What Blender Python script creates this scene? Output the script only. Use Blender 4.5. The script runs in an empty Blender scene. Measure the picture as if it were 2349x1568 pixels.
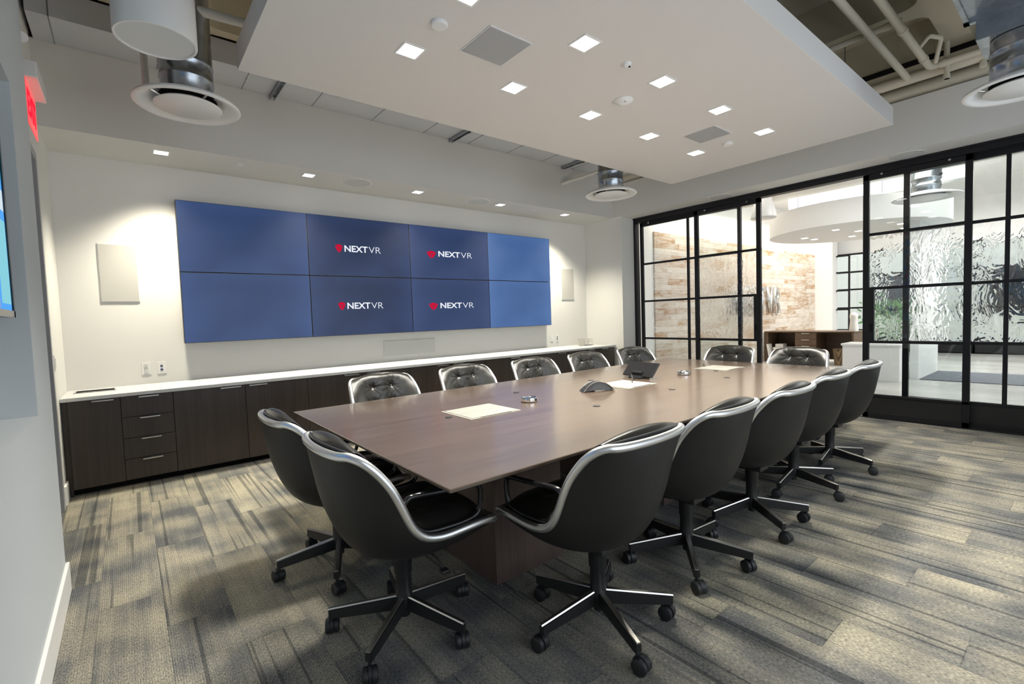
import bpy, bmesh, math, random
from mathutils import Vector, Matrix
random.seed(7)
PI = math.pi
SC = bpy.context.scene
COL = SC.collection

# ------------------------------------------------------------------ camera
cam_data = bpy.data.cameras.new('camera')
cam = bpy.data.objects.new('camera', cam_data)
COL.objects.link(cam)
RIGHT = Vector((0.77614483, -0.62965345, -0.03370061))
UP = Vector((0.05882266, 0.01908796, 0.99808594))
FWD = Vector((0.62780498, 0.7766416, -0.05185291))
M = Matrix((RIGHT, UP, -FWD)).transposed().to_4x4()
M.translation = Vector((0, 0, 1.34533561))
cam.matrix_world = M
cam_data.sensor_width = 36.0
cam_data.lens = 1092.601 / 2349 * 36.0
cam_data.clip_start = 0.02
cam_data.clip_end = 200
SC.camera = cam

# ------------------------------------------------------------------ world, exposure
SC.view_settings.view_transform = 'Standard'
SC.view_settings.look = 'None'
SC.view_settings.exposure = 0.2
SC.view_settings.gamma = 1.0
SC.view_settings.use_curve_mapping = False
w = bpy.data.worlds.new('World')
SC.world = w
w.use_nodes = True
bg = w.node_tree.nodes['Background']
bg.inputs['Color'].default_value = (0.82, 0.91, 1.0, 1)
bg.inputs['Strength'].default_value = 2.3
SC.cycles.max_bounces = 10
SC.cycles.diffuse_bounces = 5
SC.cycles.glossy_bounces = 4
SC.cycles.transmission_bounces = 6
SC.cycles.transparent_max_bounces = 12
SC.cycles.sample_clamp_indirect = 4.0
SC.cycles.use_denoising = True

WARM = (1.0, 0.955, 0.85)
WARMER = (1.0, 0.925, 0.74)

def spot(loc, energy, size=100, blend=0.6, radius=0.05, color=WARM, aim=(0, 0, -1)):
    d = bpy.data.lights.new('downlight_lamp', 'SPOT')
    d.energy = energy; d.spot_size = math.radians(size); d.spot_blend = blend
    d.shadow_soft_size = radius; d.color = color
    o = bpy.data.objects.new('downlight_lamp', d)
    o.location = loc
    o.rotation_euler = Vector(aim).to_track_quat('-Z', 'Y').to_euler()
    COL.objects.link(o)
    return o

def area(loc, sx, sy, energy, color=(1, 1, 1), aim=(0, 0, -1), spread=180):
    d = bpy.data.lights.new('area_lamp', 'AREA')
    d.shape = 'RECTANGLE'; d.size = sx; d.size_y = sy; d.energy = energy; d.color = color
    d.spread = math.radians(spread)
    o = bpy.data.objects.new('area_lamp', d)
    o.location = loc
    o.rotation_euler = Vector(aim).to_track_quat('-Z', 'Y').to_euler()
    COL.objects.link(o)
    return o

# window behind the photographer: sky portal
p_ = area((3.1, -1.32, 1.55), 5.6, 2.5, 1, aim=(0, 1, 0))
p_.data.cycles.is_portal = True
# broad area lamps added to brighten the lobby, standing in for its ceiling lights
area((9.2, 0.5, 3.78), 2.5, 4.0, 190, (1.0, 0.96, 0.9))
area((13.5, 1.0, 3.78), 3.0, 5.0, 330, (1.0, 0.96, 0.9))
area((10.3, 4.2, 3.75), 4.0, 0.8, 40, (1.0, 0.93, 0.84))

# ------------------------------------------------------------------ materials
def mat(name, base=(.8, .8, .8), rough=0.5, metal=0.0, spec=0.5, coat=0.0, emit=None, estr=0.0):
    m = bpy.data.materials.new(name); m.use_nodes = True
    b = m.node_tree.nodes['Principled BSDF']
    b.inputs['Base Color'].default_value = (*base, 1)
    b.inputs['Roughness'].default_value = rough
    b.inputs['Metallic'].default_value = metal
    b.inputs['Specular IOR Level'].default_value = spec
    b.inputs['Coat Weight'].default_value = coat
    if emit:
        b.inputs['Emission Color'].default_value = (*emit, 1)
        b.inputs['Emission Strength'].default_value = estr
    return m

class NT:
    """tiny node helper"""
    def __init__(s, m):
        s.m = m; s.t = m.node_tree; s.b = s.t.nodes.get('Principled BSDF')
    def n(s, kind, **kw):
        x = s.t.nodes.new(kind)
        for k, v in kw.items():
            if k.startswith('i_'):
                x.inputs[k[2:].replace('_', ' ')].default_value = v
            else:
                setattr(x, k, v)
        return x
    def l(s, a, b): s.t.links.new(a, b)
    def coord(s, which='Object', scale=(1, 1, 1), rot=(0, 0, 0), loc=(0, 0, 0)):
        c = s.n('ShaderNodeTexCoord'); mp = s.n('ShaderNodeMapping')
        mp.inputs['Scale'].default_value = scale; mp.inputs['Rotation'].default_value = rot
        mp.inputs['Location'].default_value = loc
        s.l(c.outputs[which], mp.inputs['Vector'])
        return mp.outputs['Vector']
    def ramp(s, fac, stops):
        r = s.n('ShaderNodeValToRGB'); e = r.color_ramp.elements
        while len(e) < len(stops): e.new(0.5)
        for el, (p, c) in zip(e, stops):
            el.position = p; el.color = (*c, 1) if len(c) == 3 else c
        s.l(fac, r.inputs['Fac'])
        return r.outputs['Color']
    def noise(s, vec, scale=5, detail=3, rough=0.5):
        x = s.n('ShaderNodeTexNoise'); x.inputs['Scale'].default_value = scale
        x.inputs['Detail'].default_value = detail; x.inputs['Roughness'].default_value = rough
        s.l(vec, x.inputs['Vector'])
        return x.outputs['Fac']
    def math(s, op, a, b=None, c=None):
        x = s.n('ShaderNodeMath', operation=op)
        for i, v in enumerate((a, b, c)):
            if v is None: continue
            if isinstance(v, (int, float)): x.inputs[i].default_value = v
            else: s.l(v, x.inputs[i])
        return x.outputs[0]
    def mix(s, fac, a, b, mode='MIX'):
        x = s.n('ShaderNodeMix', data_type='RGBA', blend_type=mode)
        for i, v in ((0, fac), (6, a), (7, b)):
            if isinstance(v, (int, float)): x.inputs[i].default_value = v
            elif isinstance(v, tuple): x.inputs[i].default_value = (*v, 1)
            else: s.l(v, x.inputs[i])
        return x.outputs[2]
    def bump(s, h, strength=0.3, dist=0.01):
        x = s.n('ShaderNodeBump'); x.inputs['Strength'].default_value = strength
        x.inputs['Distance'].default_value = dist
        s.l(h, x.inputs['Height']); s.l(x.outputs[0], s.b.inputs['Normal'])

def wall_paint(name, col):
    m = mat(name, col, 0.75, spec=0.25); t = NT(m)
    v = t.coord('Object')
    n = t.noise(v, 220, 2)
    t.bump(n, 0.05, 0.002)
    return m

M_WALL = wall_paint('wall paint', (.80, .79, .76))
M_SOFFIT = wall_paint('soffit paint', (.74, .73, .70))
M_CLOUD = wall_paint('ceiling panel paint', (.72, .70, .68))
M_DECK = wall_paint('taupe deck paint', (.47, .43, .33))
M_LOBBY = wall_paint('lobby white paint', (.86, .86, .85))
M_PIPE = mat('painted pipe', (.64, .59, .48), .55)
M_WPIPE = mat('white pipe', (.74, .71, .66), .5)
M_BLACK = mat('black void', (.012, .012, .012), .9, spec=.1)
M_STEEL = mat('blackened steel', (.018, .018, .021), .42, .55, .5)
M_STEEL2 = mat('dark steel kick plate', (.03, .03, .031), .4, .6, .5)
M_WHITE = mat('white enamel', (.83, .83, .82), .35)
M_GREYW = mat('pale grey grille cloth', (.62, .63, .62), .8, spec=.2)
M_GREYM = mat('mid grey grille cloth', (.38, .39, .40), .8, spec=.2)
M_PLATE = mat('white wall plate', (.86, .85, .82), .4)
M_QUARTZ = mat('white quartz', (.70, .71, .715), .22)
M_CHROME = mat('chrome', (.80, .80, .80), .12, 1.0)
M_SATIN = mat('satin nickel', (.72, .70, .66), .28, 1.0)
M_BLKPL = mat('black plastic', (.014, .014, .015), .42)
M_GLOSSB = mat('glossy black', (.010, .010, .011), .12)
M_CAST = mat('caster rubber', (.016, .017, .019), .5)
M_DOORLEAF = mat('dark brown door leaf', (.055, .035, .03), .45)
M_FRAME = mat('grey metal door frame', (.36, .37, .39), .4)
M_CARDB = mat('paper white plastic', (.80, .79, .76), .5)

def m_aluminium():
    return mat('satin aluminium rim', (.78, .79, .80), .36, 1.0)
M_ALU = m_aluminium()

def m_shell():
    m = mat('textured black shell', (.012, .0118, .011), .50, spec=.4); t = NT(m)
    t.bump(t.noise(t.coord('Object'), 900, 2), .12, .001)
    return m
M_SHELL = m_shell()

def m_leather():
    m = mat('black leather', (.016, .0155, .0135), .30, spec=.6); t = NT(m)
    v = t.coord('Object')
    vo = t.n('ShaderNodeTexVoronoi'); vo.inputs['Scale'].default_value = 320
    t.l(v, vo.inputs['Vector'])
    t.bump(vo.outputs['Distance'], .02, .001)
    return m
M_LEATHER = m_leather()

def m_galv(name='galvanised steel', metal=.92, c0=(.34, .36, .39), c1=(.44, .47, .50)):
    m = mat(name, c0, .34, metal); t = NT(m)
    v = t.coord('Object')
    c = t.ramp(t.noise(v, 14, 3), [(.3, c0), (.7, c1)])
    t.l(c, t.b.inputs['Base Color'])
    t.l(t.math('MULTIPLY_ADD', t.noise(v, 6, 2), .16, .18), t.b.inputs['Roughness'])
    return m
M_DUCT = mat('galvanised duct sheet', (.60, .62, .66), .55, .25)
M_GALV = m_galv()

def m_wood(name, dark, light, axis, rough=.3, coat=0.0, scale=1.0, spec=.5):
    """fine straight grain along one axis"""
    m = mat(name, dark, rough, coat=coat, spec=spec); t = NT(m)
    sc = [70 * scale] * 3; sc[axis] = 1.6 * scale
    v = t.coord('Object', tuple(sc))
    n1 = t.noise(v, 1.0, 5, .65)
    sc2 = [9 * scale] * 3; sc2[axis] = .5 * scale
    n2 = t.noise(t.coord('Object', tuple(sc2)), 1.0, 3)
    f = t.math('MULTIPLY_ADD', n2, .45, t.math('MULTIPLY', n1, .6))
    c = t.ramp(f, [(.30, dark), (.72, light)])
    t.l(c, t.b.inputs['Base Color'])
    t.l(t.math('MULTIPLY_ADD', n1, .12, rough - .05), t.b.inputs['Roughness'])
    if coat: t.b.inputs['Coat Roughness'].default_value = .17; t.b.inputs['Coat IOR'].default_value = 1.85
    return m
M_TABLE = m_wood('table walnut veneer', (.047, .029, .018), (.096, .063, .040), 0, .33, 1.0, spec=.7)
M_PED = m_wood('pedestal walnut veneer', (.080, .053, .046), (.145, .100, .088), 2, .38)
M_CAB = m_wood('dark oak cabinet', (.022, .016, .013), (.055, .041, .034), 2, .36)
M_DESK = m_wood('brown desk laminate', (.085, .052, .030), (.15, .098, .062), 1, .4)

def m_carpet():
    m = mat('striped plank carpet', (.2, .19, .17), .95, spec=.1); t = NT(m)
    c = t.n('ShaderNodeTexCoord'); P = c.outputs['Object']
    sx = t.n('ShaderNodeSeparateXYZ'); t.l(P, sx.inputs[0]); X, Y = sx.outputs[0], sx.outputs[1]
    # planks 0.25 wide (x) by 1.0 long (y), staggered
    col = t.math('FLOOR', t.math('MULTIPLY', t.math('ADD', X, .183), 4.0))
    off = t.math('FRACT', t.math('MULTIPLY', col, .37))
    row = t.math('FLOOR', t.math('ADD', Y, off))
    cv = t.n('ShaderNodeCombineXYZ'); t.l(col, cv.inputs[0]); t.l(row, cv.inputs[1])
    wn = t.n('ShaderNodeTexWhiteNoise', noise_dimensions='3D'); t.l(cv.outputs[0], wn.inputs['Vector'])
    rnd = wn.outputs['Value']
    # each plank: lines along y, offset per plank
    pv = t.n('ShaderNodeCombineXYZ')
    t.l(t.math('MULTIPLY_ADD', rnd, 37.0, X), pv.inputs[0])
    t.l(t.math('MULTIPLY_ADD', rnd, 11.0, Y), pv.inputs[1])
    mp = t.n('ShaderNodeMapping'); mp.inputs['Scale'].default_value = (13, .32, 1)
    t.l(pv.outputs[0], mp.inputs['Vector'])
    band = t.noise(mp.outputs['Vector'], 1.6, 2.2, .55)
    mp2 = t.n('ShaderNodeMapping'); mp2.inputs['Scale'].default_value = (3.6, 3.0, 1)
    t.l(pv.outputs[0], mp2.inputs['Vector'])
    blot = t.noise(mp2.outputs['Vector'], .8, 2)
    mp3 = t.n('ShaderNodeMapping'); mp3.inputs['Scale'].default_value = (70, 2.2, 1)
    t.l(pv.outputs[0], mp3.inputs['Vector'])
    line = t.noise(mp3.outputs['Vector'], 1.0, 2)
    mp4 = t.n('ShaderNodeMapping'); mp4.inputs['Scale'].default_value = (270, 75, 1)
    t.l(P, mp4.inputs['Vector'])
    yarn = t.noise(mp4.outputs['Vector'], 1.0, 2, .6)
    f = t.math('MULTIPLY_ADD', band, .22, t.math('MULTIPLY_ADD', blot, .80, t.math('MULTIPLY_ADD', rnd, .10, -.095)))
    f = t.math('MULTIPLY_ADD', line, .16, t.math('ADD', f, -.04))
    colr = t.ramp(f, [(.34, (.104, .109, .113)), (.44, (.168, .166, .156)), (.54, (.255, .240, .201)), (.68, (.350, .321, .252))])
    # crisp dark and light stripes tufted along each plank
    mp5 = t.n('ShaderNodeMapping'); mp5.inputs['Scale'].default_value = (24, .22, 1)
    t.l(pv.outputs[0], mp5.inputs['Vector'])
    stripe = t.noise(mp5.outputs['Vector'], 1.0, 1.0, .5)
    sd = t.ramp(stripe, [(.36, (.50, .52, .55)), (.39, (1, 1, 1)), (.66, (1, 1, 1)), (.69, (1.14, 1.12, 1.07))])
    colr = t.mix(1.0, colr, sd, 'MULTIPLY')
    yv = t.ramp(yarn, [(.28, (.38, .38, .39)), (.5, (1.0, 1.0, 1.0)), (.74, (1.75, 1.7, 1.6))])
    colr = t.mix(1.0, colr, yv, 'MULTIPLY')
    # plank seams
    fx = t.math('FRACT', t.math('MULTIPLY', t.math('ADD', X, .183), 4.0))
    sm = t.math('LESS_THAN', fx, .012)
    fy = t.math('FRACT', t.math('ADD', Y, off))
    sm2 = t.math('LESS_THAN', fy, .004)
    seam = t.math('MAXIMUM', sm, sm2)
    colr = t.mix(t.math('MULTIPLY', seam, .35), colr, (.03, .03, .03))
    t.l(colr, t.b.inputs['Base Color'])
    rib = t.math('SINE', t.math('MULTIPLY', X, 2 * PI / .0085))
    h = t.math('MULTIPLY_ADD', yarn, .8, t.math('MULTIPLY', rib, .25))
    t.bump(h, .7, .004)
    return m
M_CARPET = m_carpet()

def m_concrete():
    m = mat('polished concrete', (.46, .46, .44), .22); t = NT(m)
    v = t.coord('Object', (1, .35, 1))
    f = t.math('MULTIPLY_ADD', t.noise(v, 1.3, 5), .7, t.math('MULTIPLY', t.noise(v, 9, 4), .3))
    t.l(t.ramp(f, [(.3, (.30, .30, .29)), (.7, (.58, .58, .56))]), t.b.inputs['Base Color'])
    return m
M_CONC = m_concrete()

def m_planks():
    """whitewashed reclaimed planks, courses along x"""
    m = mat('reclaimed whitewashed planks', (.7, .6, .5), .7, spec=.2); t = NT(m)
    c = t.n('ShaderNodeTexCoord')
    sx = t.n('ShaderNodeSeparateXYZ'); t.l(c.outputs['Object'], sx.inputs[0]); X, Z = sx.outputs[0], sx.outputs[2]
    H = .118
    row = t.math('FLOOR', t.math('DIVIDE', Z, H))
    wr = t.n('ShaderNodeTexWhiteNoise', noise_dimensions='1D'); t.l(row, wr.inputs['W'])
    xs = t.math('ADD', t.math('DIVIDE', X, .78), t.math('MULTIPLY', wr.outputs['Value'], 7.3))
    cell = t.math('FLOOR', xs)
    cv = t.n('ShaderNodeCombineXYZ'); t.l(cell, cv.inputs[0]); t.l(row, cv.inputs[1])
    wn = t.n('ShaderNodeTexWhiteNoise', noise_dimensions='3D'); t.l(cv.outputs[0], wn.inputs['Vector'])
    rnd = wn.outputs['Value']
    pv = t.n('ShaderNodeCombineXYZ')
    t.l(t.math('MULTIPLY_ADD', rnd, 23.0, X), pv.inputs[0]); t.l(t.math('MULTIPLY_ADD', rnd, 41.0, Z), pv.inputs[1])
    mp = t.n('ShaderNodeMapping'); mp.inputs['Scale'].default_value = (1.6, 16, 1)
    t.l(pv.outputs[0], mp.inputs['Vector'])
    g = t.noise(mp.outputs['Vector'], 1.5, 5, .6)
    mpf = t.n('ShaderNodeMapping'); mpf.inputs['Scale'].default_value = (5, 75, 1)
    t.l(pv.outputs[0], mpf.inputs['Vector'])
    fine = t.noise(mpf.outputs['Vector'], 1.0, 4, .65)
    mpk = t.n('ShaderNodeMapping'); mpk.inputs['Scale'].default_value = (3.2, 9, 1)
    t.l(pv.outputs[0], mpk.inputs['Vector'])
    knot = t.noise(mpk.outputs['Vector'], 1.0, 3, .6)
    f = t.math('MULTIPLY_ADD', rnd, .27, t.math('MULTIPLY_ADD', g, .42, t.math('MULTIPLY_ADD', fine, .42, t.math('MULTIPLY_ADD', knot, .62, -.205))))
    col = t.ramp(f, [(.24, (.76, .74, .70)), (.54, (.72, .67, .60)), (.71, (.61, .53, .45)), (.85, (.47, .31, .18)), (.98, (.29, .19, .12))])
    fz = t.math('FRACT', t.math('DIVIDE', Z, H)); fx = t.math('FRACT', xs)
    seam = t.math('MAXIMUM', t.math('LESS_THAN', fz, .035), t.math('LESS_THAN', fx, .008))
    col = t.mix(t.math('MULTIPLY', seam, .6), col, (.16, .12, .09))
    t.l(col, t.b.inputs['Base Color'])
    t.bump(t.math('ADD', g, t.math('MULTIPLY', rnd, .8)), .4, .01)
    return m
M_PLANK = m_planks()

def m_clear_glass():
    m = bpy.data.materials.new('clear pane glass'); m.use_nodes = True
    t = NT(m); t.t.nodes.remove(t.b)
    out = t.t.nodes['Material Output']
    tr = t.n('ShaderNodeBsdfTransparent'); tr.inputs['Color'].default_value = (.95, .97, .97, 1)
    gl = t.n('ShaderNodeBsdfGlossy'); gl.inputs['Roughness'].default_value = .0
    fr = t.n('ShaderNodeFresnel'); fr.inputs['IOR'].default_value = 1.5
    mx = t.n('ShaderNodeMixShader')
    t.l(fr.outputs[0], mx.inputs[0]); t.l(tr.outputs[0], mx.inputs[1]); t.l(gl.outputs[0], mx.inputs[2])
    t.l(mx.outputs[0], out.inputs['Surface'])
    return m
M_GLASS = m_clear_glass()

def m_wavy_glass(name, strength):
    m = bpy.data.materials.new(name); m.use_nodes = True
    t = NT(m); b = t.b
    b.inputs['Base Color'].default_value = (.95, .97, .97, 1)
    b.inputs['Roughness'].default_value = .02
    b.inputs['IOR'].default_value = 1.45
    b.inputs['Transmission Weight'].default_value = 1.0
    v = t.coord('Object', (1, 1, .55))
    wv = t.n('ShaderNodeTexNoise'); wv.inputs['Scale'].default_value = 7.0
    wv.inputs['Detail'].default_value = 2.0; wv.inputs['Distortion'].default_value = 1.2
    t.l(v, wv.inputs['Vector'])
    t.bump(wv.outputs['Fac'], strength, .03)
    return m
M_WAVY = m_wavy_glass('water-textured glass', .62)
M_WAVYS = m_wavy_glass('softly rippled glass', .10)

def m_emit(name, col, s):
    m = bpy.data.materials.new(name); m.use_nodes = True
    t = NT(m); t.t.nodes.remove(t.b)
    e = t.n('ShaderNodeEmission'); e.inputs['Color'].default_value = (*col, 1); e.inputs['Strength'].default_value = s
    t.l(e.outputs[0], t.t.nodes['Material Output'].inputs['Surface'])
    return m
M_LED = m_emit('lit diffuser', (1.0, .97, .92), 7.0)
M_LEDL = m_emit('lit lobby diffuser', (1.0, .96, .9), 9.0)
M_COVE = m_emit('lit clerestory panel', (1.0, .98, .95), 2.6)
M_RED = m_emit('red exit lettering', (1.0, .01, .03), 1.5)

def m_screen(name, c0, c1, power=1.6, spec=.3):
    """lit display: emission brighter toward the bezel"""
    m = mat(name, (.004, .004, .005), .32, spec=spec); t = NT(m)
    c = t.n('ShaderNodeTexCoord')
    sx = t.n('ShaderNodeSeparateXYZ'); t.l(c.outputs['Generated'], sx.inputs[0])
    ex = t.math('ABSOLUTE', t.math('MULTIPLY_ADD', sx.outputs[0], 2.0, -1.0))
    ez = t.math('ABSOLUTE', t.math('MULTIPLY_ADD', sx.outputs[2], 2.0, -1.0))
    f = t.math('POWER', t.math('MAXIMUM', ex, t.math('MULTIPLY', ez, .7)), 3.0)
    f = t.math('MULTIPLY_ADD', t.noise(t.coord('Generated', (1.3, 1, 1)), 2.0, 1), .5, t.math('MULTIPLY_ADD', f, .5, -.1))
    col = t.ramp(f, [(0, c0), (1, c1)])  # viewing-angle brightness of each panel put into its emission colour
    t.l(col, t.b.inputs['Emission Color'])
    t.b.inputs['Emission Strength'].default_value = 1.0
    return m
SCREENS = [m_screen('display blue a', (.016, .038, .108), (.050, .090, .23)),
           m_screen('display blue b', (.011, .022, .060), (.034, .063, .165)),
           m_screen('display blue c', (.017, .037, .102), (.050, .077, .19)),
           m_screen('display blue d', (.042, .098, .255), (.092, .180, .40))]

# ------------------------------------------------------------------ mesh helper
def catmull(pts, closed=False, sub=6):
    pts = [Vector(p) for p in pts]; n = len(pts); out = []
    rng = range(n) if closed else range(n - 1)
    for i in rng:
        if closed: p0, p1, p2, p3 = pts[(i - 1) % n], pts[i], pts[(i + 1) % n], pts[(i + 2) % n]
        else: p0, p1, p2, p3 = pts[max(i - 1, 0)], pts[i], pts[i + 1], pts[min(i + 2, n - 1)]
        for k in range(sub):
            u = k / sub; u2 = u * u; u3 = u2 * u
            out.append(.5 * ((2 * p1) + (-p0 + p2) * u + (2 * p0 - 5 * p1 + 4 * p2 - p3) * u2 + (-p0 + 3 * p1 - 3 * p2 + p3) * u3))
    if not closed: out.append(pts[-1])
    return out

class MB:
    def __init__(s): s.bm = bmesh.new()
    def box(s, lo, hi, bev=0.0, mtx=None):
        x0, y0, z0 = lo; x1, y1, z1 = hi
        vs = [s.bm.verts.new(p) for p in ((x0, y0, z0), (x1, y0, z0), (x1, y1, z0), (x0, y1, z0), (x0, y0, z1), (x1, y0, z1), (x1, y1, z1), (x0, y1, z1))]
        fs = [s.bm.faces.new([vs[i] for i in q]) for q in ((3, 2, 1, 0), (4, 5, 6, 7), (0, 1, 5, 4), (1, 2, 6, 5), (2, 3, 7, 6), (3, 0, 4, 7))]
        if bev:
            es = list({e for f in fs for e in f.edges})
            r = bmesh.ops.bevel(s.bm, geom=es, offset=bev, segments=2, affect='EDGES', profile=.6)
            vs = list({v for f in r['faces'] for v in f.verts} | {v for v in vs if v.is_valid})
        if mtx is not None: bmesh.ops.transform(s.bm, matrix=mtx, verts=[v for v in vs if v.is_valid])
        return s
    def prism(s, poly, axis, a, b, bev=0.0):
        """poly: 2-D points in the plane of the two other axes; extruded along axis from a to b"""
        def P(u, v, w):
            return {0: (w, u, v), 1: (u, w, v), 2: (u, v, w)}[axis]
        A = [s.bm.verts.new(P(u, v, a)) for u, v in poly]; B = [s.bm.verts.new(P(u, v, b)) for u, v in poly]
        n = len(poly)
        fs = [s.bm.faces.new(A[::-1]), s.bm.faces.new(B)]
        for i in range(n): fs.append(s.bm.faces.new((A[i], A[(i + 1) % n], B[(i + 1) % n], B[i])))
        bmesh.ops.recalc_face_normals(s.bm, faces=fs)
        if bev:
            bmesh.ops.bevel(s.bm, geom=list({e for f in fs for e in f.edges}), offset=bev, segments=2, affect='EDGES')
        return s
    def lathe(s, prof, c=(0, 0, 0), seg=40, cap0=False, cap1=False, mtx=None):
        rings = []; allv = []
        for r, z in prof:
            ring = [s.bm.verts.new((c[0] + r * math.cos(2 * PI * i / seg), c[1] + r * math.sin(2 * PI * i / seg), c[2] + z)) for i in range(seg)]
            rings.append(ring); allv += ring
        fs = []
        for a, b in zip(rings, rings[1:]):
            for i in range(seg): fs.append(s.bm.faces.new((a[i], a[(i + 1) % seg], b[(i + 1) % seg], b[i])))
        if cap0: fs.append(s.bm.faces.new(rings[0][::-1]))
        if cap1: fs.append(s.bm.faces.new(rings[-1]))
        bmesh.ops.recalc_face_normals(s.bm, faces=fs)
        if mtx is not None: bmesh.ops.transform(s.bm, matrix=mtx, verts=allv)
        return s
    def cyl(s, p0, p1, r, r2=None, seg=24, cap=True):
        p0, p1 = Vector(p0), Vector(p1); d = p1 - p0
        m = Matrix.Translation(p0) @ d.to_track_quat('Z', 'Y').to_matrix().to_4x4()
        return s.lathe([(r, 0), (r if r2 is None else r2, d.length)], seg=seg, cap0=cap, cap1=cap, mtx=m)
    def tube(s, path, r, closed=False, seg=10, ry=None, up=None):
        path = [Vector(p) for p in path]; n = len(path); rings = []
        ref = Vector(up) if up else Vector((0, 0, 1)); prev = None
        for i, p in enumerate(path):
            if closed: t = path[(i + 1) % n] - path[i - 1]
            else: t = path[min(i + 1, n - 1)] - path[max(i - 1, 0)]
            t.normalize()
            if prev is None or up: u = ref.cross(t)
            else: u = prev - t * prev.dot(t)
            if u.length < 1e-4: u = Vector((1, 0, 0)).cross(t)
            u.normalize(); v = t.cross(u); prev = u
            rr = r(i / (n - 1)) if callable(r) else r
            rings.append([s.bm.verts.new(p + u * rr * math.cos(2 * PI * k / seg) + v * (ry or rr) * math.sin(2 * PI * k / seg)) for k in range(seg)])
        fs = []
        for i in range(n if closed else n - 1):
            a, b = rings[i], rings[(i + 1) % n]
            sh = 0
            if closed and i == n - 1:
                sh = min(range(seg), key=lambda q: (a[0].co - b[q].co).length)
            for k in range(seg): fs.append(s.bm.faces.new((a[k], a[(k + 1) % seg], b[(k + 1 + sh) % seg], b[(k + sh) % seg])))
        if not closed: fs += [s.bm.faces.new(rings[0][::-1]), s.bm.faces.new(rings[-1])]
        bmesh.ops.recalc_face_normals(s.bm, faces=fs)
        return s
    def grid(s, fn, nu, nv, flip=False):
        V = [[s.bm.verts.new(fn(i / nu, j / nv)) for j in range(nv + 1)] for i in range(nu + 1)]
        for i in range(nu):
            for j in range(nv):
                q = (V[i][j], V[i + 1][j], V[i + 1][j + 1], V[i][j + 1])
                s.bm.faces.new(q[::-1] if flip else q)
        return s
    def poly(s, pts):
        s.bm.faces.new([s.bm.verts.new(p) for p in pts]); return s
    def build(s, name, m, parent=None, smooth=False, angle=40):
        me = bpy.data.meshes.new(name); s.bm.to_mesh(me); s.bm.free()
        me.materials.append(m)
        if smooth:
            me.polygons.foreach_set('use_smooth', [True] * len(me.polygons))
            if angle < 180: me.set_sharp_from_angle(angle=math.radians(angle))
        o = bpy.data.objects.new(name, me); COL.objects.link(o)
        if parent: o.parent = parent
        return o

def tag(o, label, cat, group=None):
    o['label'] = label; o['category'] = cat
    if group: o['group'] = group
    return o
def thing(name, label, cat, loc=(0, 0, 0), rz=0.0, group=None):
    o = bpy.data.objects.new(name, None); COL.objects.link(o)
    o.location = loc; o.rotation_euler = (0, 0, rz); o.empty_display_size = .1
    return tag(o, label, cat, group)
def struct(o, label=None):
    o['kind'] = 'structure'
    if label: o['label'] = label
    return o
def sempty(name, label, loc=(0, 0, 0)):
    o = bpy.data.objects.new(name, None); COL.objects.link(o); o.location = loc
    return struct(o, label)
def copy_tree(root):
    r = root.copy(); COL.objects.link(r)
    for ch in root.children:
        c = ch.copy(); COL.objects.link(c); c.parent = r
        for g in ch.children:
            d = g.copy(); COL.objects.link(d); d.parent = c
    return r

# ------------------------------------------------------------------ room dimensions
XL, XN = -.446, -.315          # left wall, furred-out near part
YW = 5.87                      # video wall
XR = 6.508                     # return at the right end of the video wall
YR = 5.056                     # face of that return, towards the room
XG = 6.895                     # glass wall
YF = -1.30                     # window wall behind the photographer
ZS = 2.948                     # soffit underside
ZD = 3.80                      # deck
YSF, XSF = 5.195, 6.458        # soffit faces
NW = 3.365                     # far end of the furred-out left wall

# ------------------------------------------------------------------ structure
struct(MB().box((XL - .6, YF - .2, -.1), (XG + .06, YW + .1, 0)).build('floor', M_CARPET), 'grey striped plank carpet floor of the meeting room')
struct(MB().box((XL - .1, YW, 0), (XR + .6, YW + .12, 4.2)).build('wall_back', M_WALL), 'cream wall behind the video displays')
# left wall beyond the furring, with a door opening
lw = MB()
lw.box((XL - .14, NW - .02, 2.66), (XL, 4.93, 4.2)).box((XL - .14, 4.93, 0), (XL, YW, 4.2)).box((XL - .14, NW - .02, 0), (XL, 3.72, 4.2))
struct(lw.build('wall_left', M_WALL), 'white left wall with the door')
nw = MB()
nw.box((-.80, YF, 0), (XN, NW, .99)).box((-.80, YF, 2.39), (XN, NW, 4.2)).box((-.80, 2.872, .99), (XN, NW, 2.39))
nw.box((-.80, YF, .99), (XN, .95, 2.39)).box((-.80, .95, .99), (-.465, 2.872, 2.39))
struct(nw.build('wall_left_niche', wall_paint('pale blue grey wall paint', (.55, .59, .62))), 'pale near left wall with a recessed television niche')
struct(MB().box((XR, YR, 0), (XG + .10, YW + .12, 4.2)).build('wall_right', M_WALL), 'white wall return beside the glass wall')
# upper wall over the glass
struct(MB().box((XG - .03, YF, 3.0), (XG + .09, YR, 4.2)).build('wall_right_upper', M_WALL))
# window wall behind the photographer
fw = MB()
fw.box((XL - .4, YF - .14, 0), (XG + .1, YF, .30)).box((XL - .4, YF - .14, 2.80), (XG + .1, YF, 4.2))
fw.box((XL - .4, YF - .14, .30), (.3, YF, 2.80)).box((5.9, YF - .14, .30), (XG + .1, YF, 2.80))
struct(fw.build('wall_front', M_WALL), 'wall behind the camera with a wide window')
wf = MB()
for x in (.3, 1.68, 3.06, 4.44, 5.85): wf.box((x, YF - .10, .30), (x + .05, YF - .04, 2.80))
for z in (.30, 1.5, 2.75): wf.box((.3, YF - .10, z), (5.9, YF - .04, z + .05))
struct(wf.build('window_1', M_STEEL), 'wide window behind the camera')
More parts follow.
